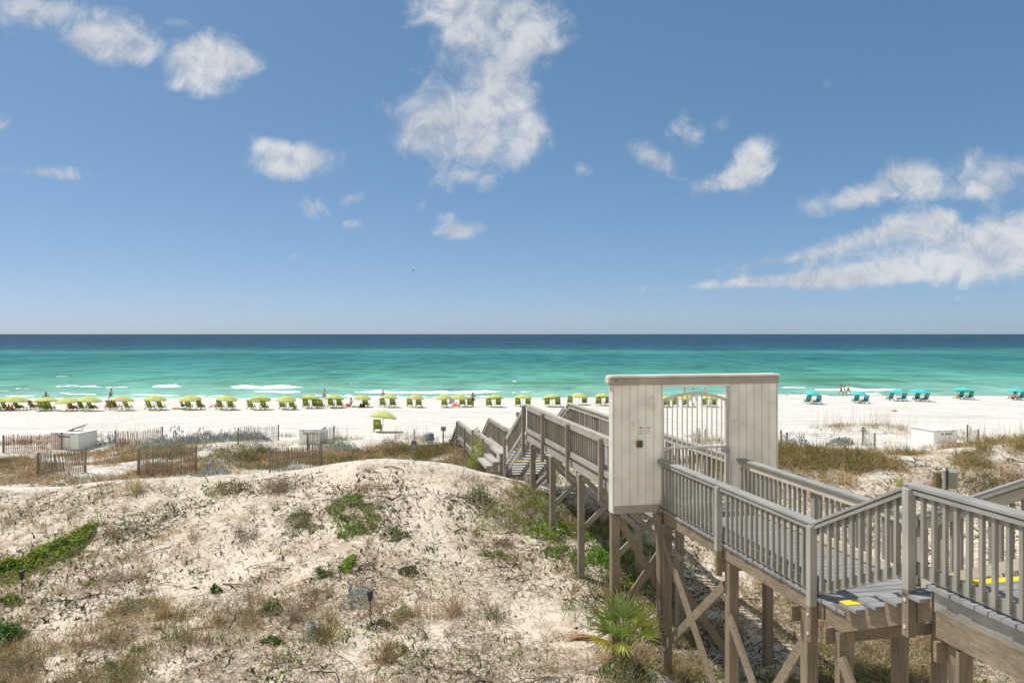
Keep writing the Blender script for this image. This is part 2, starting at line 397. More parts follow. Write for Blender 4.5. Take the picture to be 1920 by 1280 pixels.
def build_world():
    w = bpy.data.worlds.new('World'); SC.world = w; w.use_nodes = True
    nt, ln = w.node_tree.nodes, w.node_tree.links
    bg = nt['Background']; bg.inputs['Strength'].default_value = .1
    sky = N(nt, 'ShaderNodeTexSky', sky_type='NISHITA', sun_disc=False)
    sky.sun_elevation = math.asin(SUN.z); sky.sun_rotation = math.atan2(SUN.x, SUN.y)
    sky.air_density = .5; sky.dust_density = .5; sky.ozone_density = 6.0; sky.altitude = 0
    # graded like the photo: channel by channel power and gain
    sr = N(nt, 'ShaderNodeSeparateColor'); ln.new(sky.outputs[0], sr.inputs[0]); hs = N(nt, 'ShaderNodeCombineColor')
    for i, (pw, gn) in enumerate(((.80, .96), (.62, .86), (.60, .925))):
        a_ = N(nt, 'ShaderNodeMath', operation='MULTIPLY'); a_.inputs[1].default_value = .1; ln.new(sr.outputs[i], a_.inputs[0])
        b_ = N(nt, 'ShaderNodeMath', operation='POWER'); b_.inputs[1].default_value = pw; ln.new(a_.outputs[0], b_.inputs[0])
        c_ = N(nt, 'ShaderNodeMath', operation='MULTIPLY'); c_.inputs[1].default_value = gn * 10; ln.new(b_.outputs[0], c_.inputs[0]); ln.new(c_.outputs[0], hs.inputs[i])
    tc = N(nt, 'ShaderNodeTexCoord'); sp = N(nt, 'ShaderNodeSeparateXYZ'); ln.new(tc.outputs['Generated'], sp.inputs[0])
    ym = N(nt, 'ShaderNodeMath', operation='MAXIMUM'); ym.inputs[1].default_value = .08; ln.new(sp.outputs['Y'], ym.inputs[0])
    xa = N(nt, 'ShaderNodeMath', operation='DIVIDE'); ln.new(sp.outputs['X'], xa.inputs[0]); ln.new(ym.outputs[0], xa.inputs[1])
    za = N(nt, 'ShaderNodeMath', operation='DIVIDE'); ln.new(sp.outputs['Z'], za.inputs[0]); ln.new(ym.outputs[0], za.inputs[1])
    p = N(nt, 'ShaderNodeCombineXYZ'); ln.new(xa.outputs[0], p.inputs[0]); ln.new(za.outputs[0], p.inputs[1])
    # soft bodies of the single clouds, by bearing and elevation: cx, cy, rx, ry, turn, amount
    B = [(30, 10, 110, 62, 0, .62), (110, 20, 90, 40, 0, .5), (222, 72, 88, 58, 8, 1.15), (160, 78, 75, 36, 0, .6), (262, 95, 50, 34, 0, .6), (335, 45, 36, 13, 10, .45), (95, 118, 22, 12, 0, .35),
         (385, 118, 84, 66, 0, 1.5), (460, 120, 46, 30, 10, .9), (330, 160, 30, 16, 0, .4),
         (548, 298, 98, 42, 0, 1.35), (486, 266, 30, 24, 0, .55), (588, 392, 38, 28, 25, .7), (656, 371, 38, 14, -15, .4), (664, 421, 26, 11, 0, .4), (545, 480, 26, 10, 0, .4),
         (835, 10, 110, 70, 0, .8), (905, 40, 85, 64, 0, .65), (985, 62, 98, 78, 0, 1.1), (870, 105, 80, 90, 0, .45), (815, 215, 115, 90, 10, .6), (930, 165, 85, 90, 0, .75), (895, 258, 140, 80, 0, .95), (985, 262, 60, 52, 0, .55), (960, 200, 70, 70, 0, .5), (1045, 85, 48, 16, -18, .45), (865, 335, 85, 32, 0, .55), (765, 262, 50, 34, -20, .4), (990, 15, 30, 40, 0, .4),
         (857, 433, 58, 20, -5, 1.0), (790, 385, 18, 18, -35, .4), (838, 408, 32, 12, 0, .35),
         (1230, 298, 80, 26, 32, .85), (1268, 250, 24, 58, 18, .42), (1302, 255, 22, 50, 12, .4), (1410, 305, 74, 46, -52, 1.35), (1330, 348, 42, 26, -20, .75), (1365, 340, 50, 22, -15, .6), (1352, 232, 24, 22, 0, .3), (1092, 318, 28, 16, 15, .4), (1548, 160, 32, 26, -35, .28),
         (1590, 374, 130, 28, -10, .6), (1705, 337, 68, 50, 0, 1.05), (1640, 352, 70, 32, -20, .55), (1850, 330, 105, 60, -5, .85), (1785, 358, 120, 20, 0, .45),
         (1690, 434, 112, 42, -14, 1.1), (1565, 466, 105, 28, -16, .85), (1765, 424, 48, 38, 0, .9), (1850, 462, 210, 56, -12, .9), (1910, 435, 120, 62, -10, .75), (1710, 494, 310, 38, -8, .8), (1870, 500, 190, 40, -5, .7), (1600, 518, 180, 24, -4, .65), (1402, 519, 46, 17, 0, .8), (1345, 533, 190, 11, -4, .55), (1490, 526, 150, 16, -4, .5), (1440, 490, 120, 12, -10, .4),
         (85, 322, 115, 15, 4, .6), (0, 235, 32, 26, 0, .6), (1450, 492, 90, 8, -8, .3), (1640, 572, 260, 6, -4, .2), (1850, 555, 150, 5, -2, .18)]
    acc = None
    for cx, cy, rx, ry, rot, amp in B:
        mp = N(nt, 'ShaderNodeMapping', vector_type='TEXTURE')
        mp.inputs['Location'].default_value = ((cx - 960) / F, (626 - cy) / F, 0)
        mp.inputs['Rotation'].default_value = (0, 0, -R(rot)); mp.inputs['Scale'].default_value = (rx / F * 1.12, ry / F * 1.12, 1)
        ln.new(p.outputs[0], mp.inputs['Vector'])
        gr = N(nt, 'ShaderNodeTexGradient', gradient_type='SPHERICAL'); ln.new(mp.outputs[0], gr.inputs[0])
        ma = N(nt, 'ShaderNodeMath', operation='MULTIPLY_ADD'); ma.inputs[1].default_value = amp * 1.5
        ln.new(gr.outputs['Fac'], ma.inputs[0])
        if acc is None: ma.inputs[2].default_value = 0
        else: ln.new(acc, ma.inputs[2])
        acc = ma.outputs[0]
    # wisps
    n1 = N(nt, 'ShaderNodeTexNoise'); n1.inputs['Scale'].default_value = 21; n1.inputs['Detail'].default_value = 9; n1.inputs['Roughness'].default_value = .66; n1.inputs['Distortion'].default_value = .5
    ln.new(p.outputs[0], n1.inputs['Vector'])
    of = N(nt, 'ShaderNodeVectorMath', operation='ADD'); of.inputs[1].default_value = (-.006, .016, 0); ln.new(p.outputs[0], of.inputs[0])
    n2 = N(nt, 'ShaderNodeTexNoise'); n2.inputs['Scale'].default_value = 21; n2.inputs['Detail'].default_value = 5; n2.inputs['Roughness'].default_value = .6; n2.inputs['Distortion'].default_value = .5
    ln.new(of.outputs[0], n2.inputs['Vector'])
    cl = N(nt, 'ShaderNodeMath', operation='MINIMUM'); cl.inputs[1].default_value = 1.25; ln.new(acc, cl.inputs[0])
    e = N(nt, 'ShaderNodeMath', operation='MULTIPLY'); e.use_clamp = True; e.inputs[1].default_value = 6; ln.new(acc, e.inputs[0])
    c0 = N(nt, 'ShaderNodeMath', operation='SUBTRACT'); c0.inputs[1].default_value = .5; ln.new(n1.outputs['Fac'], c0.inputs[0])
    c1 = N(nt, 'ShaderNodeMath', operation='MULTIPLY'); ln.new(c0.outputs[0], c1.inputs[0]); ln.new(e.outputs[0], c1.inputs[1])
    d = N(nt, 'ShaderNodeMath', operation='MULTIPLY_ADD'); d.inputs[1].default_value = 2.7; ln.new(c1.outputs[0], d.inputs[0]); ln.new(cl.outputs[0], d.inputs[2])
    al = N(nt, 'ShaderNodeMapRange', interpolation_type='SMOOTHSTEP'); al.inputs['From Min'].default_value = .08; al.inputs['From Max'].default_value = 1.5; al.inputs['To Max'].default_value = .93
    ln.new(d.outputs[0], al.inputs['Value'])
    # lit and shaded cloud
    rl = N(nt, 'ShaderNodeMath', operation='SUBTRACT'); ln.new(n1.outputs['Fac'], rl.inputs[0]); ln.new(n2.outputs['Fac'], rl.inputs[1])
    sh = N(nt, 'ShaderNodeMapRange'); sh.inputs['From Min'].default_value = -.14; sh.inputs['From Max'].default_value = .10
    ln.new(rl.outputs[0], sh.inputs['Value'])
    n3 = N(nt, 'ShaderNodeTexNoise'); n3.inputs['Scale'].default_value = 6; n3.inputs['Detail'].default_value = 3; ln.new(of.outputs[0], n3.inputs['Vector'])
    s3 = N(nt, 'ShaderNodeMapRange'); s3.inputs['From Min'].default_value = .38; s3.inputs['From Max'].default_value = .58; ln.new(n3.outputs['Fac'], s3.inputs['Value'])
    s4 = N(nt, 'ShaderNodeMath', operation='MULTIPLY_ADD'); s4.inputs[1].default_value = .5; ln.new(s3.outputs[0], s4.inputs[0])
    s5 = N(nt, 'ShaderNodeMath', operation='MULTIPLY'); s5.inputs[1].default_value = .5; ln.new(sh.outputs[0], s5.inputs[0]); ln.new(s5.outputs[0], s4.inputs[2])
    cm = N(nt, 'ShaderNodeMix', data_type='RGBA'); cm.inputs['A'].default_value = CLOUD_DARK; cm.inputs['B'].default_value = CLOUD_LIT
    ln.new(s4.outputs[0], cm.inputs['Factor'])
    mx = N(nt, 'ShaderNodeMix', data_type='RGBA')
    ln.new(al.outputs[0], mx.inputs['Factor']); ln.new(hs.outputs[0], mx.inputs['A']); ln.new(cm.outputs['Result'], mx.inputs['B'])
    # bright cloud added unseen behind the viewer, to fill the shaded faces
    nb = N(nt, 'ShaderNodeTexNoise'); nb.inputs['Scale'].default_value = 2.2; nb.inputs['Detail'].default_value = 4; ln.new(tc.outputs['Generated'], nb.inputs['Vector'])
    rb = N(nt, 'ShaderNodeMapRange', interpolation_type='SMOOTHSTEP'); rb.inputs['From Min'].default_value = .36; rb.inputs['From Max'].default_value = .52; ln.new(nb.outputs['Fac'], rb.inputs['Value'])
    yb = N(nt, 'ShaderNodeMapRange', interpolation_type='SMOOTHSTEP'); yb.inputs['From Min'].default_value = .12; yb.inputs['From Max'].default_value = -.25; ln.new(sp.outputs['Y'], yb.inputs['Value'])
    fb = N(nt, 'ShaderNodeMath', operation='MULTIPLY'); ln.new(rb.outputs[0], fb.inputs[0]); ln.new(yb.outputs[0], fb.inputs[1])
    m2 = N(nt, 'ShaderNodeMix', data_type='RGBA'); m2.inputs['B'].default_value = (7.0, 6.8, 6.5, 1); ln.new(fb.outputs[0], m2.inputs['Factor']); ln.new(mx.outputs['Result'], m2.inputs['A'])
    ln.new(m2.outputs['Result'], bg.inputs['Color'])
    w.cycles.sampling_method = 'NONE'
CLOUD_DARK, CLOUD_LIT = (3.9, 4.5, 5.4, 1), (7.4, 7.55, 7.8, 1)
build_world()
SC.view_settings.view_transform = 'Standard'; SC.view_settings.look = 'None'; SC.view_settings.exposure = 0.0; SC.view_settings.gamma = 1.0
SC.cycles.use_denoising = True
SC.cycles.max_bounces = 5; SC.cycles.diffuse_bounces = 3; SC.cycles.glossy_bounces = 2; SC.cycles.transmission_bounces = 3; SC.cycles.transparent_max_bounces = 4
SC.cycles.caustics_reflective = False; SC.cycles.caustics_refractive = False

# ------------------------------------------------------------------ people
def make_person(name, loc, rz, J, E, label, group=None, shorts='c_navy', top=None, hair='hair', skin='skin', scale=1.0, lean=0.0, hat=False, longhair=False):
    """one continuous skinned body; J joint -> (x, y, z, radius), E bones; faces +Y"""
    root = empty(name, loc, label, 'person', group, rz)
    root.scale = (scale,) * 3
    def grow(nm, names, edges, mat, add=0.0, par=root):
        me = bpy.data.meshes.new(nm)
        idx = {n: i for i, n in enumerate(names)}
        me.from_pydata([J[n][:3] for n in names], [(idx[a], idx[b]) for a, b in edges], [])
        o = bpy.data.objects.new(nm, me); COL.objects.link(o)
        md = o.modifiers.new('skin', 'SKIN'); md.use_smooth_shade = True
        sv = me.skin_vertices[0].data
        for n, i in idx.items():
            r = J[n][3] + add; sv[i].radius = (r, r); sv[i].use_root = (i == 0)
        ss = o.modifiers.new('sub', 'SUBSURF'); ss.levels = 1; ss.render_levels = 1
        dg = bpy.context.evaluated_depsgraph_get()
        m2 = bpy.data.meshes.new_from_object(o.evaluated_get(dg)); m2.name = nm
        bpy.data.objects.remove(o); bpy.data.meshes.remove(me)
        m2.materials.clear(); m2.materials.append(M[mat])
        m2.polygons.foreach_set('use_smooth', [True] * len(m2.polygons))
        return link(bpy.data.objects.new(nm, m2), par)
    names = list(J)
    grow('body', names, E, skin)
    grow('shorts', ['pelvis', 'hipL', 'hipR', 'thL', 'thR'], [('pelvis', 'hipL'), ('pelvis', 'hipR'), ('hipL', 'thL'), ('hipR', 'thR')], shorts, .022)
    if top: grow('shirt', ['belly', 'chest', 'shL', 'shR'], [('belly', 'chest'), ('chest', 'shL'), ('chest', 'shR')], top, .02)
    hd = Vector(J['head'][:3])
    mb = MB(); pr = [(.001, .135), (.05, .125), (.085, .09), (.105, .04), (.1, -.01), (.06, -.05)]
    if longhair: pr = pr[:4] + [(.1, -.04), (.09, -.14), (.03, -.2)]
    mb.lathe(pr[::-1], 10, hd + Vector((0, -.02, .0)))
    mb.build('cap' if hat else 'hair', M['c_navy'] if hat else M[hair], root, smooth=True)
    return root

def pose_stand(arm=0.12, stride=0.0, lift=0.0, lean=0.0, raise_r=0.0):
    J = dict(pelvis=(0, 0, .93, .115), belly=(0, lean * .3, 1.1, .115), chest=(0, lean * .7, 1.32, .135), neck=(0, lean, 1.47, .055), head=(0, lean + .02, 1.60, .088), crown=(0, lean + .01, 1.70, .07))
    for sgn, s in ((-1, 'L'), (1, 'R')):
        st = stride * sgn; lf = lift if s == 'R' else 0
        J['hip' + s] = (.09 * sgn, 0, .88, .095)
        J['th' + s] = (.10 * sgn, st * .22, .66 + lf * .1, .085)
        J['knee' + s] = (.10 * sgn, st * .42 + lf * .1, .49 + lf * .12, .058)
        J['calf' + s] = (.105 * sgn, st * .44 - lf * .12, .33 + lf * .25, .055)
        J['ankle' + s] = (.105 * sgn, st * .5 - lf * .45, .09 + lf * .45, .037)
        J['toe' + s] = (.12 * sgn, st * .5 + .15 - lf * .5, .035 + lf * .35, .034)
        J['sh' + s] = (.185 * sgn, lean * .8, 1.39, .062)
        rr = raise_r if s == 'R' else 0
        J['elb' + s] = ((.235 + arm) * sgn, -st * .18 + lean * .5 + rr * .2, 1.12 + rr * .15, .043)
        J['wri' + s] = ((.235 + arm * 1.1) * sgn, -st * .25 + .06 + lean * .4 + rr * .45, .87 + rr * .35, .032)
        J['hand' + s] = ((.23 + arm * 1.1) * sgn, -st * .28 + .09 + lean * .4 + rr * .55, .77 + rr * .4, .036)
    return J
def pose_sit(rec=.35, leg=.0):
    c = math.sin(rec); k = math.cos(rec)
    J = dict(pelvis=(0, 0, .36, .12), belly=(0, -.18 * c, .36 + .18 * k, .12), chest=(0, -.42 * c, .36 + .42 * k, .135), neck=(0, -.56 * c, .36 + .57 * k, .055), head=(0, -.62 * c + .02, .36 + .70 * k, .088), crown=(0, -.66 * c + .02, .36 + .8 * k, .07))
    for sgn, s in ((-1, 'L'), (1, 'R')):
        J['hip' + s] = (.1 * sgn, .06, .36, .1); J['th' + s] = (.115 * sgn, .28, .40, .085); J['knee' + s] = (.12 * sgn, .46, .44 - leg * .1, .06)
        J['calf' + s] = (.12 * sgn, .62, .32 - leg * .05, .056); J['ankle' + s] = (.12 * sgn, .80 + leg * .1, .17, .038); J['toe' + s] = (.13 * sgn, .93, .22, .034)
        J['sh' + s] = (.185 * sgn, -.46 * c, .36 + .48 * k, .06); J['elb' + s] = (.3 * sgn, -.15, .58, .043); J['wri' + s] = (.28 * sgn, .1, .54, .032); J['hand' + s] = (.27 * sgn, .19, .55, .036)
    return J
BONES = [('pelvis', 'belly'), ('belly', 'chest'), ('chest', 'neck'), ('neck', 'head'), ('head', 'crown')]
for s in 'LR':
    BONES += [('pelvis', 'hip' + s), ('hip' + s, 'th' + s), ('th' + s, 'knee' + s), ('knee' + s, 'calf' + s), ('calf' + s, 'ankle' + s), ('ankle' + s, 'toe' + s), ('chest', 'sh' + s), ('sh' + s, 'elb' + s), ('elb' + s, 'wri' + s), ('wri' + s, 'hand' + s)]

G_P = 'people on the beach'
def person(px, py, rz, J, label, **kw):
    make_person('person', on_beach(px, py), R(rz), J, BONES, label, G_P, **kw)
person(86, 763, 40, pose_stand(.1, .2), 'shirtless tanned person standing behind the third lime umbrella from the left', shorts='c_black', scale=1.05)
person(207, 751.5, -75, pose_stand(.1, .55, .8, .12), 'person in dark shorts running along the wet sand', shorts='c_navy', skin='skin')
person(608, 752, -20, pose_stand(.1, .3, 0, .05, .8), 'shirtless person in blue shorts standing at the waterline holding something', shorts='c_blue', skin='skin_fair')
person(718, 756.5, 10, pose_stand(.08, 0), 'dark haired person standing half hidden behind a lime umbrella', shorts='c_orange', skin='skin_fair')
person(886.5, 762, 25, pose_stand(.07, .08), 'shirtless man in black shorts and dark cap standing beside a chair', shorts='c_black', hat=True)
person(658, 763.5, 80, pose_sit(.0), 'person in a white shirt sitting upright among toys on the sand', top='c_white', shorts='c_grey', skin='skin_fair', longhair=True, hair='hair_fair')
person(1283.5, 750, 100, pose_stand(.1, .3), 'long haired person in dark top seen just above the gate, leftmost of three', top='c_black', shorts='c_black', longhair=True, hair='hair_fair', skin='skin_fair')
person(1299.5, 751.5, 95, pose_stand(.1, .75), 'shirtless person striding past behind the gate bars, middle of three', shorts='c_grey', skin='skin_fair')
person(1322, 750.5, 80, pose_stand(.12, .3), 'shirtless person seen above the right half of the gate arch', shorts='c_navy', skin='skin_fair', hair='hair_fair')
person(1577, 741.5, -80, pose_stand(.06, .35), 'walker in grey shorts, left one of three at the water edge', shorts='c_grey', skin='skin')
person(1583.5, 741.3, -80, pose_stand(.06, .5), 'shorter walker between two others at the water edge', shorts='c_white', skin='skin_fair', scale=.88, hair='hair_fair')
person(1590.5, 740.8, -85, pose_stand(.08, .55), 'walker in bright red swim shorts at the water edge', shorts='c_red', skin='skin_fair', scale=1.04, hair='hair_fair')
person(1795, 749, 30, pose_sit(.1), 'fair child sitting on the sand left of a blue umbrella', shorts='c_orange', skin='skin_fair', scale=.8, hair='hair_fair')
person(1899.5, 750.5, 10, pose_sit(.2), 'person in a salmon top seated under the rightmost blue umbrella', top='c_salmon', shorts='c_navy', skin='skin_fair')
person(341, 766, -50, pose_sit(.1), 'dark haired person in grey top sitting behind the orange float', top='c_grey', shorts='c_black')
person(404, 767.5, 75, pose_sit(.75), 'person in pale top lying back on the sand beside a green chair', top='c_pink', shorts='c_white', skin='skin_fair')

# ------------------------------------------------------------------ beach furniture
def make_chair(name, canvas, loc):
    root = empty(name, loc)
    fr = MB()
    for sx in (-.29, .29):
        fr.bar((sx, -.26, 1.10), (sx, .22, .18), .035, .045)
        fr.bar((sx, -.30, .05), (sx, .80, .33), .035, .045)
        fr.build('side_rail', M['chair_wood'], root); fr = MB()
        fr.bar((sx * 1.12, -.22, .62), (sx * 1.12, .45, .58), .07, .025); fr.build('armrest', M['chair_wood'], root); fr = MB()
        fr.bar((sx, -.32, .02), (sx, -.02, .62), .035, .035); fr.build('leg', M['chair_wood'], root); fr = MB()
        fr.bar((sx, .78, .02), (sx, .40, .58), .035, .035); fr.build('leg', M['chair_wood'], root); fr = MB()
    bk = MB(); b = [Vector((0, -.26 + .44 * t, 1.08 - .80 * t)) for t in (0, .22, .26, .6, 1)]
    wd = [.25, .25, .27, .27, .26]
    for i in range(4):
        p, q = b[i], b[i + 1]; off = Vector((0, -.03, 0))
        bk.hexa([p + off + Vector((-wd[i], 0, 0)), p + off + Vector((wd[i], 0, 0)), q + off + Vector((wd[i + 1], 0, 0)), q + off + Vector((-wd[i + 1], 0, 0)),
                 p + Vector((-wd[i], 0, 0)), p + Vector((wd[i], 0, 0)), q + Vector((wd[i + 1], 0, 0)), q + Vector((-wd[i + 1], 0, 0))])
    bo = bk.build('backrest', canvas, root)
    lg = MB(); ce = b[0].lerp(b[4], .42) + Vector((0, -.045, 0)); ax = (b[4] - b[0]).normalized()
    ring = [ce + Vector((math.cos(t) * .15, 0, 0)) + ax * (math.sin(t) * .08) for t in [2 * math.pi * k / 14 for k in range(14)]]
    lg.prism(ring, (0, .006, 0)); lg.build('printed_mark', M['logo_white'], bo)
    st = MB(); st.hexa([Vector(p) for p in ((-.26, .10, .22), (.26, .10, .22), (.26, .80, .33), (-.26, .80, .33), (-.26, .10, .25), (.26, .10, .25), (.26, .80, .36), (-.26, .80, .36))])
    st.build('seat', canvas, root)
    return root

def make_umbrella(name, main, loc, alt=None):
    root = empty(name, loc)
    p = MB(); p.tube([(0, 0, -.3), (0, 0, 1.75)], .026, 8); p.build('pole', M['pole_white'], root, smooth=True)
    c = MB(); n = 8; prof = [(0.02, 1.78), (.45, 1.70), (.85, 1.52), (1.15, 1.30)]
    for k in range(n):
        a0, a1 = 2 * math.pi * k / n, 2 * math.pi * (k + 1) / n; mi = 1 if (alt and k in (5,)) else 0
        for i in range(3):
            def P(r, z, t):
                a = a0 + (a1 - a0) * t; s = 1 - .05 * math.sin(math.pi * t) * (r / 1.15)
                return Vector((r * s * math.cos(a), r * s * math.sin(a), z - .03 * math.sin(math.pi * t) * (r / 1.15)))
            for t0, t1 in ((0, .5), (.5, 1)):
                c.face([P(*prof[i], t0), P(*prof[i + 1], t0), P(*prof[i + 1], t1), P(*prof[i], t1)], mi)
        for t0, t1 in ((0, .5), (.5, 1)):      # valance
            q0, q1 = P(1.15, 1.30, t0), P(1.15, 1.30, t1)
            dz = Vector((0, 0, -.13)); c.face([q0, q0 + dz * (1.0 if t0 else .75), q1 + dz * (1.0 if t0 == 0 else .75), q1], mi)
    c.build('canopy', [main, alt or main], root)
    f = MB(); f.lathe([(.03, 1.77), (.035, 1.81), (.012, 1.88)], 8); f.build('finial', M['pole_white'], root)
    rb = MB()
    for k in range(n):
        a = 2 * math.pi * k / n; rb.bar((.03 * math.cos(a), .03 * math.sin(a), 1.45), (1.0 * math.cos(a), 1.0 * math.sin(a), 1.38), .012, .012)
    rb.build('ribs', M['pole_white'], root)
    return root

ORD = 'first second third fourth fifth sixth seventh eighth ninth tenth eleventh twelfth thirteenth fourteenth fifteenth sixteenth seventeenth eighteenth nineteenth twentieth twenty-first twenty-second twenty-third twenty-fourth twenty-fifth twenty-sixth twenty-seventh'.split()
# px, top y, ground y, canopy width px, tilt x/y degrees, peach panel
GREEN = [(-3, 744, 769.5, 40, 0, 0, 0), (28, 742, 769, 42, 4, 3, 0), (85.5, 744, 769.5, 45, -4, 4, 0), (128, 744.5, 770, 44, 2, -3, 0), (166, 742, 770, 43, 3, 4, 0), (228, 741, 769, 40, 0, 5, 1), (290, 740, 768.5, 41, 2, 2, 0),
         (358, 739.5, 768, 41, 3, -2, 0), (424, 740, 768, 40, 3, 3, 0), (487, 740.5, 768.3, 41, -12, 9, 0), (537, 740.5, 768, 35, 6, -7, 0), (579.5, 738.6, 765.5, 36, -10, 4, 0), (626, 739, 764.5, 36, -6, 5, 0),
         (678, 738.6, 763.5, 33, 2, 4, 0), (729, 737.5, 763.6, 32, 2, 6, 0), (779, 738, 763.6, 31, 2, 2, 1), (833, 737.5, 763.4, 29, 0, -5, 0), (861, 737.8, 763, 32, 2, 4, 0), (928, 738, 763.4, 32, -2, 10, 0),
         (980, 738, 762.5, 33, 3, 5, 0), (1036, 738, 762.3, 36, -12, 7, 0), (1085, 735, 759, 34, 5, 2, 0), (1129, 736, 760.5, 30, -9, 3, 0), (1244, 740, 763, 27, 2, 6, 0), (1283, 739.5, 762.5, 28, 3, 0, 0), (1330, 740, 763, 33, -4, 5, 0), (1363, 740, 763, 26, 0, 2, 0)]
BLUE = [(1521, 731.6, 757.5, 32, 0, 9, 0), (1610, 732, 756, 31, 2, 6, 0), (1681.6, 728, 751.8, 32, 2, 4, 0), (1723.5, 727, 752.4, 39, 2, 3, 0), (1807, 725, 748.7, 36, 2, 8, 0), (1905.6, 726, 749.3, 34, 2, 4, 0)]
CH_G = [(-6, 769), (7, 769), (30, 769), (57.6, 767.5), (75, 769), (82.5, 770), (91, 770), (131.5, 770), (151, 769), (168, 769.5), (204.5, 767.5), (214, 767), (236, 767.5), (278.5, 767.5), (299, 767.7),
        (352, 767), (373.6, 767.3), (411.4, 767), (432, 767.3), (469, 767), (494, 768), (529, 766.5), (547, 766.8), (573, 764.5), (590, 765), (600.5, 765.5), (620, 763.3), (636, 763.5), (685, 763), (717, 762.5), (736, 762.7), (768, 762.5), (785, 762.7),
        (833, 762.5), (867, 761.5), (881, 762.6), (916.5, 762.7), (934.5, 762.3), (971, 761.8), (990, 762), (1026, 761.5), (1046, 762), (1069, 758), (1096, 758.5), (1122.5, 760), (1140, 759.5), (1250.6, 762.5), (1267, 762), (1286, 762), (1322, 762), (1338, 762.3)]
CH_B = [(1516, 756.5), (1535, 757), (1606, 755), (1624, 756), (1671, 750.8), (1695, 751.2), (1720, 751.6), (1737, 752.2), (1802.6, 748), (1820.6, 748.4), (1902, 748.8), (1917, 749)]

def place_umbrellas(rows, protos, what, group):
    for i, (px, ty, gy, w, tx, ty_, peach) in enumerate(rows):
        g = on_beach(px, gy); D = g.y
        first = protos[peach]
        o = first if not first.get('used') else copy_tree(first)
        first['used'] = 1
        s = w / F * D / 2.3; hz = (gy - ty) / F * D / 1.83
        o.location = g; o.scale = (s, s, hz); o.rotation_euler = (R(tx), R(ty_), random.uniform(0, 1.5) if not peach else R(30))
        if peach: lab = f'{what} umbrella with one peach panel, {ORD[i]} from the left in its row'
        elif abs(tx) > 8 or abs(ty_) > 8: lab = f'{what} umbrella with tilted canopy, {ORD[i]} from the left in its row'
        else: lab = f'{what} umbrella, {ORD[i]} from the left in its row'
        o['label'] = lab; o['category'] = 'umbrella'; o['group'] = group

def place_chairs(rows, ums, proto, what, umw, group, rot):
    cnt = {}
    own = [min(range(len(ums)), key=lambda k: abs(ums[k][0] - px)) for px, _ in rows]
    for i, (px, gy) in enumerate(rows):
        o = proto if i == 0 else copy_tree(proto)
        o.location = on_beach(px, gy); o.rotation_euler = (0, 0, R(rot(px) + random.uniform(-5, 5)))
        k = own[i]; tot = own.count(k); cnt[k] = cnt.get(k, 0) + 1
        w = {1: 'only'}.get(tot) or (['left', 'right'] if tot == 2 else ['leftmost', 'second', 'third', 'rightmost'] if tot == 4 else ['leftmost', 'middle', 'rightmost'] if tot == 3 else ORD)[cnt[k] - 1]
        o['label'] = f'{what} beach chair, {w} one at the {ORD[k]} {umw} umbrella from the left'
        o['category'] = 'beach chair'; o['group'] = group

P_UG = make_umbrella('beach_umbrella', M['canvas_green'], (0, 0, 0)); P_UP = make_umbrella('beach_umbrella', M['canvas_green'], (0, 0, 0), M['canvas_peach'])
P_UB = make_umbrella('beach_umbrella', M['canvas_aqua'], (0, 0, 0))
place_umbrellas(GREEN, [P_UG, P_UP], 'lime green', 'lime green umbrellas in a row on the beach')
place_umbrellas(BLUE, [P_UB, P_UB], 'turquoise', 'turquoise umbrellas along the right of the beach')
P_CG = make_chair('beach_chair', M['canvas_olive'], (0, 0, 0)); P_CB = make_chair('beach_chair', M['canvas_teal'], (0, 0, 0))
place_chairs(CH_G, GREEN, P_CG, 'green canvas', 'lime', 'green chairs under the lime umbrellas', lambda x: -14 if x < 320 else (-6 if x < 650 else -2))
place_chairs(CH_B, BLUE, P_CB, 'teal canvas', 'turquoise', 'teal chairs under the turquoise umbrellas', lambda x: 4)
# the single pair nearer to the boardwalk
g = on_beach(715.5, 810.2); u = copy_tree(P_UG); u.location = g; u.scale = (1.0, 1.0, .98); u.rotation_euler = (R(-4), R(9), .5)
tag(u, 'lime green umbrella leaning alone on the near beach beside one chair', 'umbrella', 'lime green umbrellas in a row on the beach'); u['group'] = 'lone umbrella and chair'
c = copy_tree(P_CG); c.location = on_beach(707.5, 809.5); c.rotation_euler = (0, 0, R(2)); c.scale = (1, 1, .98)
tag(c, 'green canvas beach chair standing alone beside the near leaning umbrella', 'beach chair'); c['group'] = 'lone umbrella and chair'
# seated people share the chair's place
def sitter(px, py, rz, lab, **kw):
    b = on_beach(px, py)
    make_person('person', b + Vector((0, .12, .03)), R(rz), pose_sit(.6), BONES, lab, G_P, **kw)
sitter(31, 769, -32, 'person reclining in a green chair under the second lime umbrella', shorts='c_black')
sitter(57.8, 767.5, -20, 'person in striped towel sitting in a green chair without umbrella', top='c_white', shorts='c_red')
sitter(132, 770, -32, 'person in red lying in the chair of the fourth lime umbrella', shorts='c_red', skin='skin')
sitter(169, 769.5, -32, 'person in black reclining under the fifth lime umbrella', top='c_black', shorts='c_black')
sitter(204, 767.5, 60, 'sunburnt person sitting in a green chair facing left, legs out', shorts='c_orange', skin='skin')
sitter(374, 767.3, -14, 'person in a grey shirt seated at the right under the eighth lime umbrella', top='c_grey', shorts='c_pink')

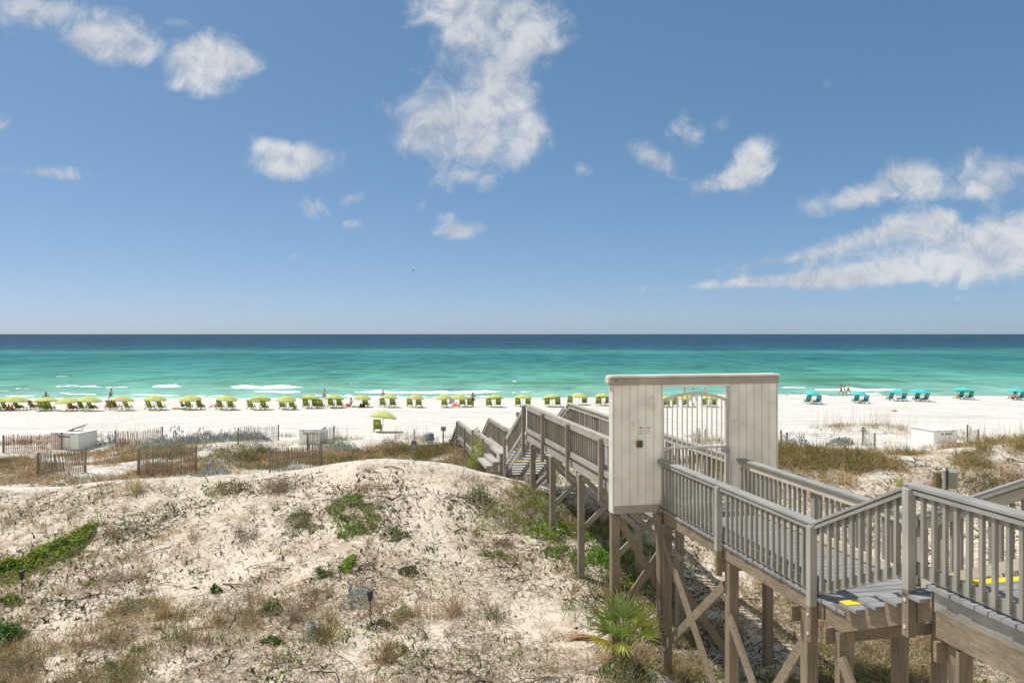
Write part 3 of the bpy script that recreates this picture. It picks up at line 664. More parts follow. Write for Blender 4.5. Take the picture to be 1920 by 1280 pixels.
def towel(px, py, size, mat, lab, cat='towel', name='beach_towel', h=.25):
    g = on_beach(px, py); mb = MB(); n = 9
    b = 0
    for j in range(n):
        for i in range(n):
            x, y = (i / (n - 1) - .5) * size[0], (j / (n - 1) - .5) * size[1]
            mb.v.append((x, y, max(.012, h * (1 - (2 * x / size[0]) ** 4) * (1 - (2 * y / size[1]) ** 4) * (.6 + .4 * math.sin(i * 1.7 + j)))))
    for j in range(n - 1):
        for i in range(n - 1): mb.f.append((j * n + i, j * n + i + 1, (j + 1) * n + i + 1, (j + 1) * n + i)); mb.m.append(0)
    o = mb.build(name, M[mat], smooth=True); o.location = g; tag(o, lab, cat)
towel(19, 768.5, (.9, .5), 'c_salmon', 'salmon pink towel bundled beside the leftmost whole chair', h=.75)
towel(853.5, 761.5, (1.0, .6), 'c_pink', 'pink patterned towel heaped between two lime umbrellas', h=.6)
towel(866, 756, (.6, .2), 'c_red', 'red towel hung over a green chair back', h=.9)
towel(653, 762.5, (.6, .4), 'c_red', 'small red towel left of the person in white', h=.35)
towel(679, 763, (.8, .4), 'c_black', 'black bag lying under a lime umbrella', 'bag', 'beach_bag', .5)
towel(847, 756.5, (.9, .4), 'c_grey', 'dark grey bag between two lime umbrellas', 'bag', 'beach_bag', .85)
towel(667, 763.4, (1.2, .35), 'c_green', 'green toys lying on the sand beside the person in white', 'toys', 'beach_toy', .2)
def float_(px, py, L, mat, lab):
    g = on_beach(px, py); mb = MB(); mb.tube([(-L / 2, 0, .09), (-L / 2 + .15, 0, .1), (0, 0, .1), (L / 2 - .15, 0, .11), (L / 2, 0, .13)], [.04, .09, .1, .09, .04], 8)
    o = mb.build('swim_float', M[mat], smooth=True); o.location = g; tag(o, lab, 'float')
float_(330, 767, 1.0, 'c_orange', 'orange swim float lying on the sand beside a sitting person')
float_(343.5, 767.6, .9, 'c_green', 'green swim float lying on the sand beside the orange one')
mb = MB(); mb.lathe([(.01, -.16), (.1, -.125), (.155, -.05), (.155, .05), (.1, .125), (.01, .16)], 14)
o = mb.build('beach_ball', M['c_green'], smooth=True); o.location = on_beach(553, 765.5) + Vector((0, 0, .14)); tag(o, 'green ball on the sand right of a green chair', 'ball')
g = on_beach(1677, 771); mb = MB(); mb.box((0, 0, .06), (.55, .3, .12)); mb.box((.05, 0, .14), (.25, .2, .05))
o = mb.build('sandal_pile', M['c_pink']); o.location = g; tag(o, 'small pink thing lying alone on the right beach', 'litter')
for px, py in ((1526, 757), (1615, 756), (1684, 751.5), (1728, 752.3), (1812, 748.5), (1910, 749), (1134, 760.5), (1300, 762)):
    ums, un = (BLUE, 'turquoise') if px > 1400 else (GREEN, 'lime')
    rt = empty('side_table', on_beach(px, py), f'low wooden table between the chairs of the {ORD[min(range(len(ums)), key=lambda k: abs(ums[k][0] - px))]} {un} umbrella from the left', 'table', 'low tables between the beach chairs')
    t = MB(); t.box((0, 0, .42), (.45, .4, .03)); t.build('table_top', M['chair_wood'], rt)
    for s1 in (-1, 1):
        t = MB(); t.bar((-.2 * s1, -.15, 0), (.2 * s1, -.15, .42), .03, .03); t.bar((-.2 * s1, .15, 0), (.2 * s1, .15, .42), .03, .03); t.build('leg_pair', M['chair_wood'], rt)
for o in [k for k in SC.objects if k.get('used')]:
    del o['used']

# ------------------------------------------------------------------ boardwalk
D1 = Vector((-.2039, .979, 0)); D2 = Vector((.979, .2039, 0)); O0 = Vector((3.724, 9.25, CAMZ))
def W(s, u, h): return O0 + D1 * s + D2 * u - Vector((0, 0, h))      # s along, u across, h metres below eye level
def slab(mb, s0, s1, u0, u1, t0, b0, t1=None, b1=None, mi=0):
    """a board between s0 and s1; t/b depth of its top and underside at either end"""
    t1 = t0 if t1 is None else t1; b1 = b0 if b1 is None else b1
    mb.hexa([W(s0, u0, b0), W(s0, u1, b0), W(s1, u1, b1), W(s1, u0, b1), W(s0, u0, t0), W(s0, u1, t0), W(s1, u1, t1), W(s1, u0, t1)], mi)
ORG = tuple(W(0, 0, 6))
walk = empty('boardwalk', ORG, 'long raised timber boardwalk with slatted railings running over the dune to the beach', 'boardwalk')
def part(mb, name, mat, parent=walk, bevel=0.0, label=None):
    o = mb.build(name, mat, parent, ORG, bevel=bevel)
    if label: o['label'] = label
    return o

def decking(s0, s1, top, u0, u1, mat, name='decking'):
    mb = MB(); s = s0
    while s < s1 - .02:
        e = min(s + .14, s1); j = random.uniform(-.008, .008)
        slab(mb, s, e - .006, u0 + j, u1 + j, top + random.uniform(-.0015, .0015), top + .038); s += .146
    return part(mb, name, mat)
def railing(name, side, s0, s1, h0, h1, d0, d1, posts, paint, far=False, ends=(0, 0), single=True, cut=None):
    """a rail from s0 to s1: h cap top, d deck top at either end; side -1 left, +1 right"""
    ph, pv = ('paint_h', 'paint_v') if paint else ('old_h', 'old_v')
    uc = 0.0 if side < 0 else 1.48; k = -side      # k points inwards
    f = lambda s: (s - s0) / (s1 - s0)
    ht = lambda s: h0 + (h1 - h0) * f(s); dt = lambda s: d0 + (d1 - d0) * f(s)
    r = empty(name, W((s0 + s1) / 2, uc, dt((s0 + s1) / 2))); r.parent = walk; r.location = r.location - Vector(ORG)
    def rp(mb, nm, mat, bevel=0.0):
        o = mb.build(nm, M[mat], r, tuple(W((s0 + s1) / 2, uc, dt((s0 + s1) / 2))), bevel=bevel); return o
    U = lambda a, b: sorted((uc + k * a, uc + k * b))      # a, b measured inwards from the rail line
    m = MB(); slab(m, s0 - ends[0], s1 + ends[1], *U(-.075, .075), h0, h0 + .038, h1, h1 + .038); rp(m, 'rail_cap', ph, .004)
    inb = (-.08, -.042) if (far and side < 0) else (.002, .04)      # boards outside on the far left rail
    m = MB(); slab(m, s0, s1, *U(*inb), h0 + .042, h0 + .16, h1 + .042, h1 + .16); rp(m, 'upper_board', 'pine' if (side > 0) else 'paint_h' if paint else 'old_h')
    if not far:
        m = MB(); slab(m, s0, s1, *U(-.064, -.044), h0 + .05, h0 + .095, h1 + .05, h1 + .095); rp(m, 'trim_strip', ph)
    m = MB(); slab(m, s0, s1, *U(*inb), d0 - .15, d0 - .02, d1 - .15, d1 - .02); rp(m, 'lower_board', 'pine' if side > 0 else ph)
    for ps, low, raw in posts:
        pu = U(-.175, -.083) if (far and side < 0) else U(-.11, -.015) if not far else U(-.11, -.015)
        m = MB(); top = ht(ps) + .042
        split = dt(ps) + (.12 if paint else .0)
        if raw:
            slab(m, ps - .047, ps + .047, *pu, top, split); rp(m, 'post', pv, .004)
            m = MB(); slab(m, ps - .047, ps + .047, *pu, split + .001, low); rp(m, 'post_foot', 'raw_v', .003)
            for hb in (split + .10, low - .10):
                m = MB(); e_ = pu[0] if side < 0 else pu[1]; m.tube([W(ps, e_ + side * -.001, hb), W(ps, e_ + side * .008, hb)], .02, 10); rp(m, 'bolt', 'pole_white')
        else:
            slab(m, ps - .047, ps + .047, *pu, top, low); rp(m, 'post', pv, .004)
    s = min(s0, s1) + .09; e = max(s0, s1) - .05; row = MB()
    bu = U(-.04, .0)
    while s < e:
        if all(abs(s - p[0]) > .075 for p in posts):
            b = row if not single else MB(); j = random.uniform(-.006, .006)
            hh = ht(s); dd = dt(s)
            slab(b, s - .019 + j, s + .019 + j, *bu, hh + .044, dd - .05 + random.uniform(-.008, .008))
            if single: rp(b, 'baluster', 'paint_b')
        s += .142 if single else .178
    if not single and row.v:
        o = rp(row, 'balusters', pv); o['kind'] = 'stuff'
    return r

A, B_, L1, L2 = 3.20, 2.45, 5.40, 5.62       # deck levels below the eye
# near deck (A) with its stair up towards the house, and the upper deck (B)
railing('railing', -1, 0, 4.78, 2.30, 2.30, A, A, [(0.0, 3.75, True), (2.42, 3.70, True)], True, ends=(.07, 0))
railing('railing', 1, 0.05, 4.62, 2.30, 2.30, A, A, [(.05, 3.7, True), (2.35, 3.70, True)], True)
railing('stair_railing', -1, 0, -1.66, 2.30, 1.51, 3.22, 2.44, [], True)
railing('stair_railing', 1, -.05, -1.71, 2.30, 1.51, 3.22, 2.44, [(-1.6, 2.95, True)], True)
railing('railing', -1, -1.66, -4.6, 1.51, 1.51, B_, B_, [(-1.66, 3.04, True), (-4.1, 3.04, True)], True, ends=(-.07, 0))
railing('railing', 1, -1.71, -4.6, 1.51, 1.51, B_, B_, [(-4.1, 3.04, True)], True)
# pipe handrail on the far side of the stair
m = MB(); pr = [W(-.0, 1.36, 2.42), W(.06, 1.34, 2.33)] + [W(-.05 - 1.9 * t, 1.36, 2.28 - .9 * t) for t in (0, .25, .5, .75, 1)]
m.tube(pr, .024, 8); hp = part(m, 'pipe_handrail', M['galv'])
for t in (.12, .5, .88):
    m = MB(); m.bar(W(-.05 - 1.9 * t, 1.36, 2.29 - .9 * t), W(-.05 - 1.9 * t, 1.43, 2.37 - .9 * t), .03, .02)
    o = m.build('bracket', M['galv'], hp, ORG)
decking(-.58, 4.62, A, -.03, 1.51, M['deck']); decking(4.62, 15.86, A, -.05, 1.53, M['deck'])
decking(-7.0, -1.87, B_, -.06, 1.54, M['deck'])
for i in range(4):                          # treads of two boards
    b0 = -.90 - .32 * i; top = A - .15 * (i + 1)
    m = MB()
    slab(m, b0, b0 + .142, -.11, 1.55, top, top + .038); slab(m, b0 + .148, b0 + .29, -.11, 1.55, top, top + .038)
    t = part(m, 'tread', M['deck'])
    if i == 0:
        m = MB(); slab(m, b0 + .15, b0 + .292, -.112, 1.552, top - .004, top - .0005); m.build('yellow_strip', M['yellow'], t, ORG)
m = MB(); slab(m, -1.99, -1.865, .02, 1.48, B_ - .005, B_ - .0005); part(m, 'yellow_strip', M['yellow'])
for u in (-.005, .72, 1.445):
    m = MB(); P = [(-.2, 3.245), (-.2, 3.46), (-.50, 3.46), (-1.86, 2.82), (-1.86, 2.62), (-.62, 3.242)]
    # top edge follows the treads' undersides
    P = [(-.2, 3.242), (-.2, 3.46), (-.50, 3.46), (-1.9, 2.80), (-1.9, 2.49)]
    for i in (3, 2, 1, 0):
        b0 = -.90 - .32 * i; top = A - .15 * (i + 1) + .04
        P += [(b0 - .01, top), (b0 + .305, top)]
    m.prism([W(s, u, h) for s, h in P], D2 * .04); part(m, 'stringer', M['raw_h'])
# rims, beams and joists
def beam(nm, s0, s1, u0, u1, t, b, mat): m = MB(); slab(m, s0, s1, u0, u1, t, b); part(m, nm, M[mat])
for u0, u1 in ((-.002, .038), (1.442, 1.482)):
    beam('rim_joist', -.15, 4.78, u0, u1, 3.245, 3.44, 'raw_h')
    beam('rim_joist', -7, -1.93, u0, u1, 2.492, 2.70, 'paint_h')
    beam('edge_beam', -7, -2.0, u0 - .045 if u0 < .5 else u0 + .042, u1 - .042 if u0 < .5 else u1 + .045, 2.66, 2.92, 'raw_h')
    beam('rim_joist', 5.1, 15.86, u0 - .03 if u0 < .5 else u0 + .03, u1 - .03 if u0 < .5 else u1 + .03, 3.26, 3.47, 'old_h')
for u in (.36, .72, 1.08):
    beam('joist', -.15, 15.8, u, u + .04, 3.245, 3.42, 'raw_h'); beam('joist', -7, -1.93, u, u + .04, 2.492, 2.7, 'raw_h')
# piles, cross beams, braces
def gz(s, u): p = W(s, u, 0); return CAMZ - tz(p.x, p.y)
def pile(s, u, top, mat='raw_v', w=.155):
    m = MB(); slab(m, s - w / 2, s + w / 2, u - w / 2, u + w / 2, top, gz(s, u) + .5); part(m, 'pile', M[mat], bevel=.006)
PS = [(-2.15, 2.94), (-.42, 3.46), (.28, 3.45), (2.28, 3.45), (4.74, 3.45), (7.3, 3.48), (9.75, 3.48), (12.5, 3.48), (14.95, 3.48)]
for s, t in PS:
    old = s > 5
    for u in (.09 if s < 5 else -.02, 1.40 if s < 5 else 1.5):
        pile(s, u, t, 'old_v' if old else 'raw_v')
    m = MB(); slab(m, s + .08, s + .12, -.1, 1.58, t - .0, t + .19); part(m, 'cross_beam', M['old_h' if old else 'raw_h'])
pile(-4.4, .09, 2.94); pile(-4.4, 1.40, 2.94)
pile(4.98, -.83, 3.30); pile(4.98, 2.28, 3.30)
m = MB(); slab(m, 4.66, 4.84, -.075, -.03, 3.30, 5.55); part(m, 'sister_board', M['raw_v'])
m = MB(); slab(m, 4.62, 4.66, -.03, .02, 3.46, 5.4); part(m, 'sister_board', M['raw_v'])
m = MB(); slab(m, -.50, -.46, -.03, .05, 3.47, 4.9); part(m, 'sister_board', M['raw_v'])
m = MB(); slab(m, -2.27, -2.23, -.03, .05, 2.95, 4.6); part(m, 'sister_board', M['raw_v'])
def brace(a, b, mat='raw_h', w=.045, t=.14):
    m = MB(); m.bar(W(*a), W(*b), w, t); part(m, 'brace', M[mat])
brace((4.95, -.02, 3.45), (2.36, -.02, 5.75)); brace((4.72, .03, 5.75), (2.38, .03, 3.85))
brace((2.2, -.0, 4.25), (.35, -.0, 6.1)); brace((2.1, .05, 6.3), (.33, .05, 3.9))
brace((-.5, -.01, 3.75), (-2.0, -.01, 5.6)); brace((-.9, .04, 5.6), (-2.1, .04, 3.6)); brace((-2.3, .0, 5.6), (-4.4, .0, 3.2))
brace((4.98, -.75, 3.42), (4.93, .05, 4.75)); brace((4.9, -.75, 5.1), (4.93, .02, 4.1))
brace((4.72, .1, 4.3), (4.72, 1.4, 6.1))
for s in (7.3, 9.75, 12.5, 14.95):
    brace((s - .1, .0, 3.55), (s - .1, 1.5, 4.95), 'old_h', .04, .12); brace((s + .15, .0, 4.95), (s + .15, 1.5, 3.6), 'old_h', .04, .12)
# far walk: rails, stair down, lower landing
railing('railing', -1, 5.08, 15.9, 2.30, 2.30, A, A, [(7.9, 3.75, False), (10.6, 3.75, False), (13.26, 3.75, False), (15.84, 4.0, False)], False, True, single=False, ends=(0, .03))
railing('railing', 1, 5.08, 15.9, 2.30, 2.30, A, A, [(7.9, 3.6, False), (10.6, 3.6, False), (13.26, 3.6, False), (15.84, 3.9, False)], False, True, single=False, ends=(0, .03))
railing('stair_railing', -1, 15.9, 19.05, 2.30, 3.80, 3.22, 4.72, [(19.0, 5.6, False)], False, True, single=False)
railing('stair_railing', 1, 15.9, 19.05, 2.30, 3.80, 3.22, 4.72, [(19.0, 5.6, False)], False, True, single=False)
m = MB(); m.tube([W(15.7, 1.30, 2.75), W(15.75, 1.30, 2.48), W(15.95, 1.30, 2.40), W(19.0, 1.30, 3.86)], .026, 8); part(m, 'pipe_handrail', M['galv'])
for i in range(15):
    s0 = 15.9 + i * .305; top = A + .147 * (i + 1)
    m = MB(); slab(m, s0, s0 + .14, -.04, 1.52, top, top + .038); slab(m, s0 + .146, s0 + .288, -.04, 1.52, top, top + .038)
    t = part(m, 'tread', M['old_l'])
    if i == 9:
        m = MB(); slab(m, s0 + .146, s0 + .29, -.041, 1.521, top - .004, top - .0005); m.build('yellow_strip', M['yellow'], t, ORG)
for u in (-.0, .72, 1.44):
    m = MB(); m.prism([W(15.86, u, 3.25), W(20.5, u, 5.48), W(20.5, u, 5.75), W(15.86, u, 3.52)], D2 * .04); part(m, 'stringer', M['old_h'])
for i, (u, h) in enumerate(((0, 4.42), (-.25, 4.72), (-.5, 4.86))):       # side steps off the stair foot
    m = MB(); slab(m, 19.2, 21.2, u - .29, u - .02, h, h + .05); slab(m, 19.2, 21.2, u - .29, u - .25, h + .055, h + .11); part(m, 'side_step', M['old_l'])
    m = MB(); slab(m, 19.3, 19.36, u - .24, u - .06, h + .051, 5.9); part(m, 'side_step_leg', M['old_v'])
decking(20.4, 26.8, L1, -.05, 1.53, M['old_l']); decking(26.8, 32.4, L2, -.05, 1.53, M['old_l'])
m = MB(); slab(m, 26.75, 26.83, .0, 1.48, L1 - .005, L1 - .0008); part(m, 'yellow_strip', M['yellow'])
railing('railing', -1, 21.2, 26.8, 4.46, 4.46, L1, L1, [(23.9, 6.6, False), (26.75, 6.8, False)], False, True, single=False)
railing('railing', -1, 26.85, 32.4, 4.69, 4.69, L2, L2, [(29.4, 7.0, False), (32.3, 7.0, False)], False, True, single=False)
railing('railing', 1, 21.2, 26.8, 4.40, 4.40, L1, L1, [(23.9, 6.6, False), (26.75, 6.8, False)], False, True, single=False)
railing('railing', 1, 26.85, 31.2, 4.45, 4.45, L2, L2, [(29.4, 7.0, False), (31.1, 7.0, False)], False, True, single=False)
railing('stair_railing', -1, 32.4, 35.4, 4.69, 6.1, L2, 7.05, [(35.3, 7.6, False)], False, True, single=False)
railing('stair_railing', 1, 31.2, 34.4, 4.45, 6.0, L2, 7.05, [(34.3, 7.6, False)], False, True, single=False)
for i in range(9):
    s0 = 32.45 + i * .3; top = L2 + .15 * (i + 1); m = MB(); slab(m, s0, s0 + .285, -.04, 1.52, top, top + .04); part(m, 'tread', M['old_l'])
for u in (-.0, 1.44):
    beam('rim_joist', 20.5, 26.8, u, u + .04, L1 + .05, L1 + .25, 'old_h'); beam('rim_joist', 26.85, 32.4, u, u + .04, L2 + .05, L2 + .25, 'old_h')
    m = MB(); m.prism([W(32.4, u, L2 + .08), W(35.4, u, 7.1), W(35.4, u, 7.35), W(32.4, u, L2 + .34)], D2 * .04); part(m, 'stringer', M['old_h'])
for s in (20.6, 23.9, 26.75, 29.4, 32.2):
    for u in (.1, 1.38): pile(s, u, (L1 if s < 26.8 else L2) + .06, 'old_v', .14)

# ------------------------------------------------------------------ the gate screen standing across the boardwalk
GO = tuple(W(4.85, .73, 3.2))
gate = empty('entry_gate', GO, 'cream painted board screen with an arched metal gate across the boardwalk', 'gate')
def gpart(mb, name, mat, parent=None, bevel=0.0): return mb.build(name, M[mat], parent or gate, GO, bevel=bevel)
GU0, GU1 = -.91, 2.36
def siding(u0, u1, t, b, sf=4.80, th=.016):
    m = MB(); n = round((u1 - u0) / .152); w = (u1 - u0) / n
    for i in range(n): slab(m, sf, sf + th, u0 + i * w + .004, u0 + (i + 1) * w - .004, t, b)
    return m
for u0, u1, nm in ((GU0, .02, 'a'), (1.42, GU1, 'b')):
    pn = gpart(siding(u0, u1, .90, 3.14), 'siding_panel', 'cream_v')
    m = siding(u0, u1, .90, 3.14, 4.985); m.build('back_boards', M['cream_v'], pn, GO)
    m = MB(); slab(m, 4.817, 4.984, u0 + .012, u1 - .012, .90, 3.16); m.build('core', M['cream_v'], pn, GO)
    m = MB(); slab(m, 4.785, 4.815, u0 - .003, u1 + .003, 3.141, 3.275); gpart(m, 'bottom_trim', 'trim', bevel=.003)
for u, d in ((GU0 - .026, .024), (GU1 + .002, .024)):
    m = MB(); slab(m, 4.792, 5.004, u, u + d, .89, 3.27); gpart(m, 'corner_trim', 'white_trim', bevel=.003)
for u in (.0205, 1.3955):
    m = MB(); slab(m, 4.79, 5.005, u, u + .024, .96, 3.19); gpart(m, 'jamb', 'white_trim', bevel=.003)
m = MB(); slab(m, 4.775, 5.02, GU0 - .04, GU1 + .04, .80, .935); gpart(m, 'lintel_beam', 'trim', bevel=.006)
m = MB(); slab(m, 4.79, 5.0, .03, 1.41, .936, .975); gpart(m, 'head_trim', 'cream_v')
m = MB(); slab(m, 4.74, 5.06, GU0 - .06, GU1 + .05, .755, .797); gpart(m, 'cap_board', 'white_trim', bevel=.006)
m = MB(); slab(m, 4.82, 5.0, GU0 - .10, GU0 - .042, .79, .90); gpart(m, 'beam_end', 'white_trim', bevel=.006)
# arched leaf
leaf = empty('gate_leaf', W(4.9, .72, 3.1)); leaf.parent = gate; leaf.location -= Vector(GO)
LO = tuple(W(4.9, .72, 3.1)); g0, g1 = .075, 1.37; sg = 4.90
def arch(u): x = (u - (g0 + g1) / 2) / ((g1 - g0) / 2); return 1.115 + .135 * x * x
m = MB(); m.tube([W(sg, g0 + (g1 - g0) * i / 16, arch(g0 + (g1 - g0) * i / 16)) for i in range(17)], .027, 8); m.build('arched_top', M['gate_metal'], leaf, LO, smooth=True)
for u in (g0, g1):
    m = MB(); slab(m, sg - .028, sg + .028, u - .028, u + .028, arch(u) - .01, 3.12); m.build('stile', M['gate_metal'], leaf, LO, bevel=.003)
for h in (2.13, 3.05):
    m = MB(); slab(m, sg - .02, sg + .02, g0 + .029, g1 - .029, h - .02, h + .02); m.build('cross_rail', M['gate_metal'], leaf, LO)
for i in range(12):
    u = g0 + (g1 - g0) * (i + 1) / 13
    m = MB(); slab(m, sg - .010, sg + .010, u - .010, u + .010, arch(u) + .01, 3.03); m.build('bar', M['gate_metal'], leaf, LO)
m = MB(); slab(m, sg - .05, sg - .029, g1 - .09, g1 + .0, 2.12, 2.24); m.build('lock_plate', M['galv'], leaf, LO)
# lock box and faded notice on the left panel
m = MB(); slab(m, 4.752, 4.799, -.475, -.365, 1.955, 2.075); lk = gpart(m, 'lock_box', 'rust', bevel=.006)
m = MB(); cc = W(4.74, -.40, 2.01)
m.tube([W(4.752, -.405, 2.015), W(4.725, -.405, 2.015)], .03, 10); m.build('knob', M['green_knob'], lk, GO)
m = MB(); slab(m, 4.792, 4.7995, -.45, -.20, 1.69, 1.85); no = gpart(m, 'faded_notice', 'cream_v')
m = MB()
for row, (h, hh, d) in enumerate(((1.705, .042, .009), (1.768, .018, .006), (1.808, .024, .006))):
    u = -.44
    while u < -.215:
        w = random.uniform(.008, .016)
        if random.random() > .16:
            slab(m, 4.7905, 4.792, u, u + w * .45, h, h + hh); slab(m, 4.7905, 4.792, u, u + w, h + random.choice((0, .5, .75)) * hh, h + random.choice((0, .5, .75)) * hh + .006)
        u += w + .007
m.build('worn_lettering', M['ink'], no, GO)
m = MB()
for u, h, w, t in ((-.90, .835, .07, .016), (-.72, .83, .03, .012)): slab(m, 4.7735, 4.7748, u, u + w, h, h + t)
gpart(m, 'rust_stain', 'rust')

# ------------------------------------------------------------------ sand fences
def fence(pts, n, mat, label, hgt=1.15, lean=0.0, posts=('slat_grey', 'slat_grey'), slack=.1):
    a, b = [at_dist(*p) if p[1] < 100 else ground_at(*p) for p in pts]
    root = empty('sand_fence', a, label, 'sand fence', 'slatted sand fences on the dune'); og = tuple(a)
    d = b - a
    for i, p in enumerate((a, b)):
        m = MB(); q = Vector((p.x, p.y, tz(p.x, p.y)))
        m.bar(q - Vector((0, 0, .4)), q + Vector((random.uniform(-.04, .04), 0, hgt * random.uniform(.98, 1.08))), .075, .075, (0, 1, 0)); m.build('post', M[posts[i]], root, og)
    m = MB(); sd = Vector((d.y, -d.x, 0)).normalized()
    for i in range(n):
        t = (i + .8) / (n + .6); p = a.lerp(b, t) - sd * (.07 - slack * math.sin(math.pi * t)); z = tz(p.x, p.y)
        ln_ = lean * math.sin(t * 2.2 + .4) + random.gauss(0, .02); hh = hgt * (.94 + .05 * math.sin(t * 9) + random.gauss(0, .02))
        m.bar((p.x, p.y, z - .12), (p.x + ln_ * hh, p.y, z + hh), .035, .011, sd)
    m.build('slats', M[mat], root, og)
    w = MB()
    for f in (.2, .5, .8):
        w.tube([a.lerp(b, t) - sd * (.085 - slack * math.sin(math.pi * t)) + Vector((0, 0, tz(*(a.lerp(b, t)).xy) - a.lerp(b, t).z + f * hgt)) for t in (0, .25, .5, .75, 1)], .006, 4)
    w.build('wire', M['dark_metal'], root, og)
fence(((6, 849), (115.5, 842)), 28, 'slat_red', 'red slatted sand fence standing left of the white storage box', 1.12, -.04)
fence(((70, 895), (160, 886)), 29, 'slat_grey', 'dark leaning sand fence low in the hollow at far left', 1.2, -.16)
fence(((217, 842), (304, 833)), 25, 'slat_red', 'red brown sand fence right of the white storage box, grey shrubs behind', 1.18, -.07)
fence(((259, 893), (367.5, 887)), 32, 'slat_grey', 'long grey sand fence in the hollow, middle one of the front row', 1.25, -.03)
fence(((446, 834), (521.5, 826)), 24, 'slat_grey', 'thin dark sand fence rising out of lavender shrubs', 1.1, .02)
fence(((506, 37.5), (603, 39.5)), 31, 'slat_grey', 'weathered sand fence right in the front row, slats leaning left', 1.25, -.05)
fence(((577, 46), (626, 49.5)), 20, 'slat_grey', 'short slack sand fence in front of the lidded white box', 1.15, .08)
fence(((1617, 49), (1640, 46)), 10, 'slat_grey', 'short pale sand fence end right of the gate between two posts', 1.25, 0)
fence(((1465, 47), (1475.5, 47.5)), 4, 'slat_grey', 'stub of sand fence beside the right edge of the gate screen', 1.2, 0)
fence(((1814, 51), (1834, 49)), 9, 'slat_grey', 'broken sand fence end right of the white box on the right', 1.1, .06)
fence(((1306, 49), (1325, 48)), 9, 'slat_grey', 'leaning sand fence end seen through the gate bars', 1.2, .03)

# ------------------------------------------------------------------ storage boxes on the beach
BOX = []
def storage(px, Yd, w, d, hgt, rz, label, text_u, side):
    g = at_dist(px, Yd); off = Matrix.Rotation(R(rz), 3, 'Z') @ Vector((side * w / 2, -d / 2, 0)); g = g - off; g.z = tz(g.x, g.y)
    BOX.append((g, hgt)); LS = .16 if 500 < px < 700 else .02
    root = empty('storage_box', g, label, 'storage box', 'white storage boxes on the beach', R(rz))
    m = MB(); m.box((0, 0, hgt / 2 - .15), (w, d, hgt + .3)); body = m.build('body', M['white_board'], root, bevel=.015)
    m = MB(); m.hexa([(-w / 2 - .05, -d / 2 - .06, hgt + .012), (w / 2 + .05, -d / 2 - .06, hgt + .012), (w / 2 + .05, d / 2 + .05, hgt + .012 + LS), (-w / 2 - .05, d / 2 + .05, hgt + .012 + LS),
                      (-w / 2 - .05, -d / 2 - .06, hgt + .05), (w / 2 + .05, -d / 2 - .06, hgt + .05), (w / 2 + .05, d / 2 + .05, hgt + .05 + LS), (-w / 2 - .05, d / 2 + .05, hgt + .05 + LS)])
    m.build('lid', M['white_board'], root)
    m = MB(); x = text_u
    for n, hh in ((3, .12), (7, .12)):
        for i in range(n):
            for k in range(2): m.box((x + k * .032, -d / 2 - .004, hgt - .22 + random.choice((-.02, 0, .02))), (.02, .006, hh * random.uniform(.6, 1)))
            m.box((x + .016, -d / 2 - .004, hgt - .22 + random.choice((-.045, 0, .045))), (.05, .006, .02)); x += .078
        x += .12
    m.build('lettering', M['black_ink'], body)
    m = MB(); m.box((w * .18, -d / 2 - .01, hgt * .5), (.012, .02, hgt * .9)); m.build('door_seam', M['galv'], body)
    for s1 in (-1, 1):
        m = MB(); m.box((w * .3 * s1, -d / 2 - .02, hgt - .02), (.12, .03, .05)); m.build('hinge', M['rust'], body)
    return root
storage(146.5, 50, 2.1, 1.7, 1.05, -12, 'white storage box with a green chair folded on its top, beside a red fence', -.45, 1)
storage(600, 50, 1.4, 1.6, 1.08, -2, 'white storage box with a sloping lid and brown edge, behind a short fence', -.4, 1)
storage(1751, 50, 1.85, 2.0, 1.0, 14, 'white storage box half hidden by dune grass on the right', -.35, -1)
fc = empty('folded_chair', BOX[0][0] + Vector((.05, .1, 1.10)), 'folded green canvas chair lying on top of a white storage box', 'beach chair', None, R(10))
m = MB(); m.hexa([Vector(p) for p in ((-.5, -.25, 0), (.4, -.25, .30), (.4, .25, .30), (-.5, .25, 0), (-.5, -.25, .05), (.38, -.25, .36), (.38, .25, .36), (-.5, .25, .05))]); m.build('canvas', M['canvas_olive'], fc)
m = MB()
for y in (-.27, .27): m.bar((-.4, y, 0), (.6, y, .42), .035, .045); m.bar((.5, y, .36), (.25, y, .02), .03, .03)
m.build('frame', M['chair_wood'], fc)

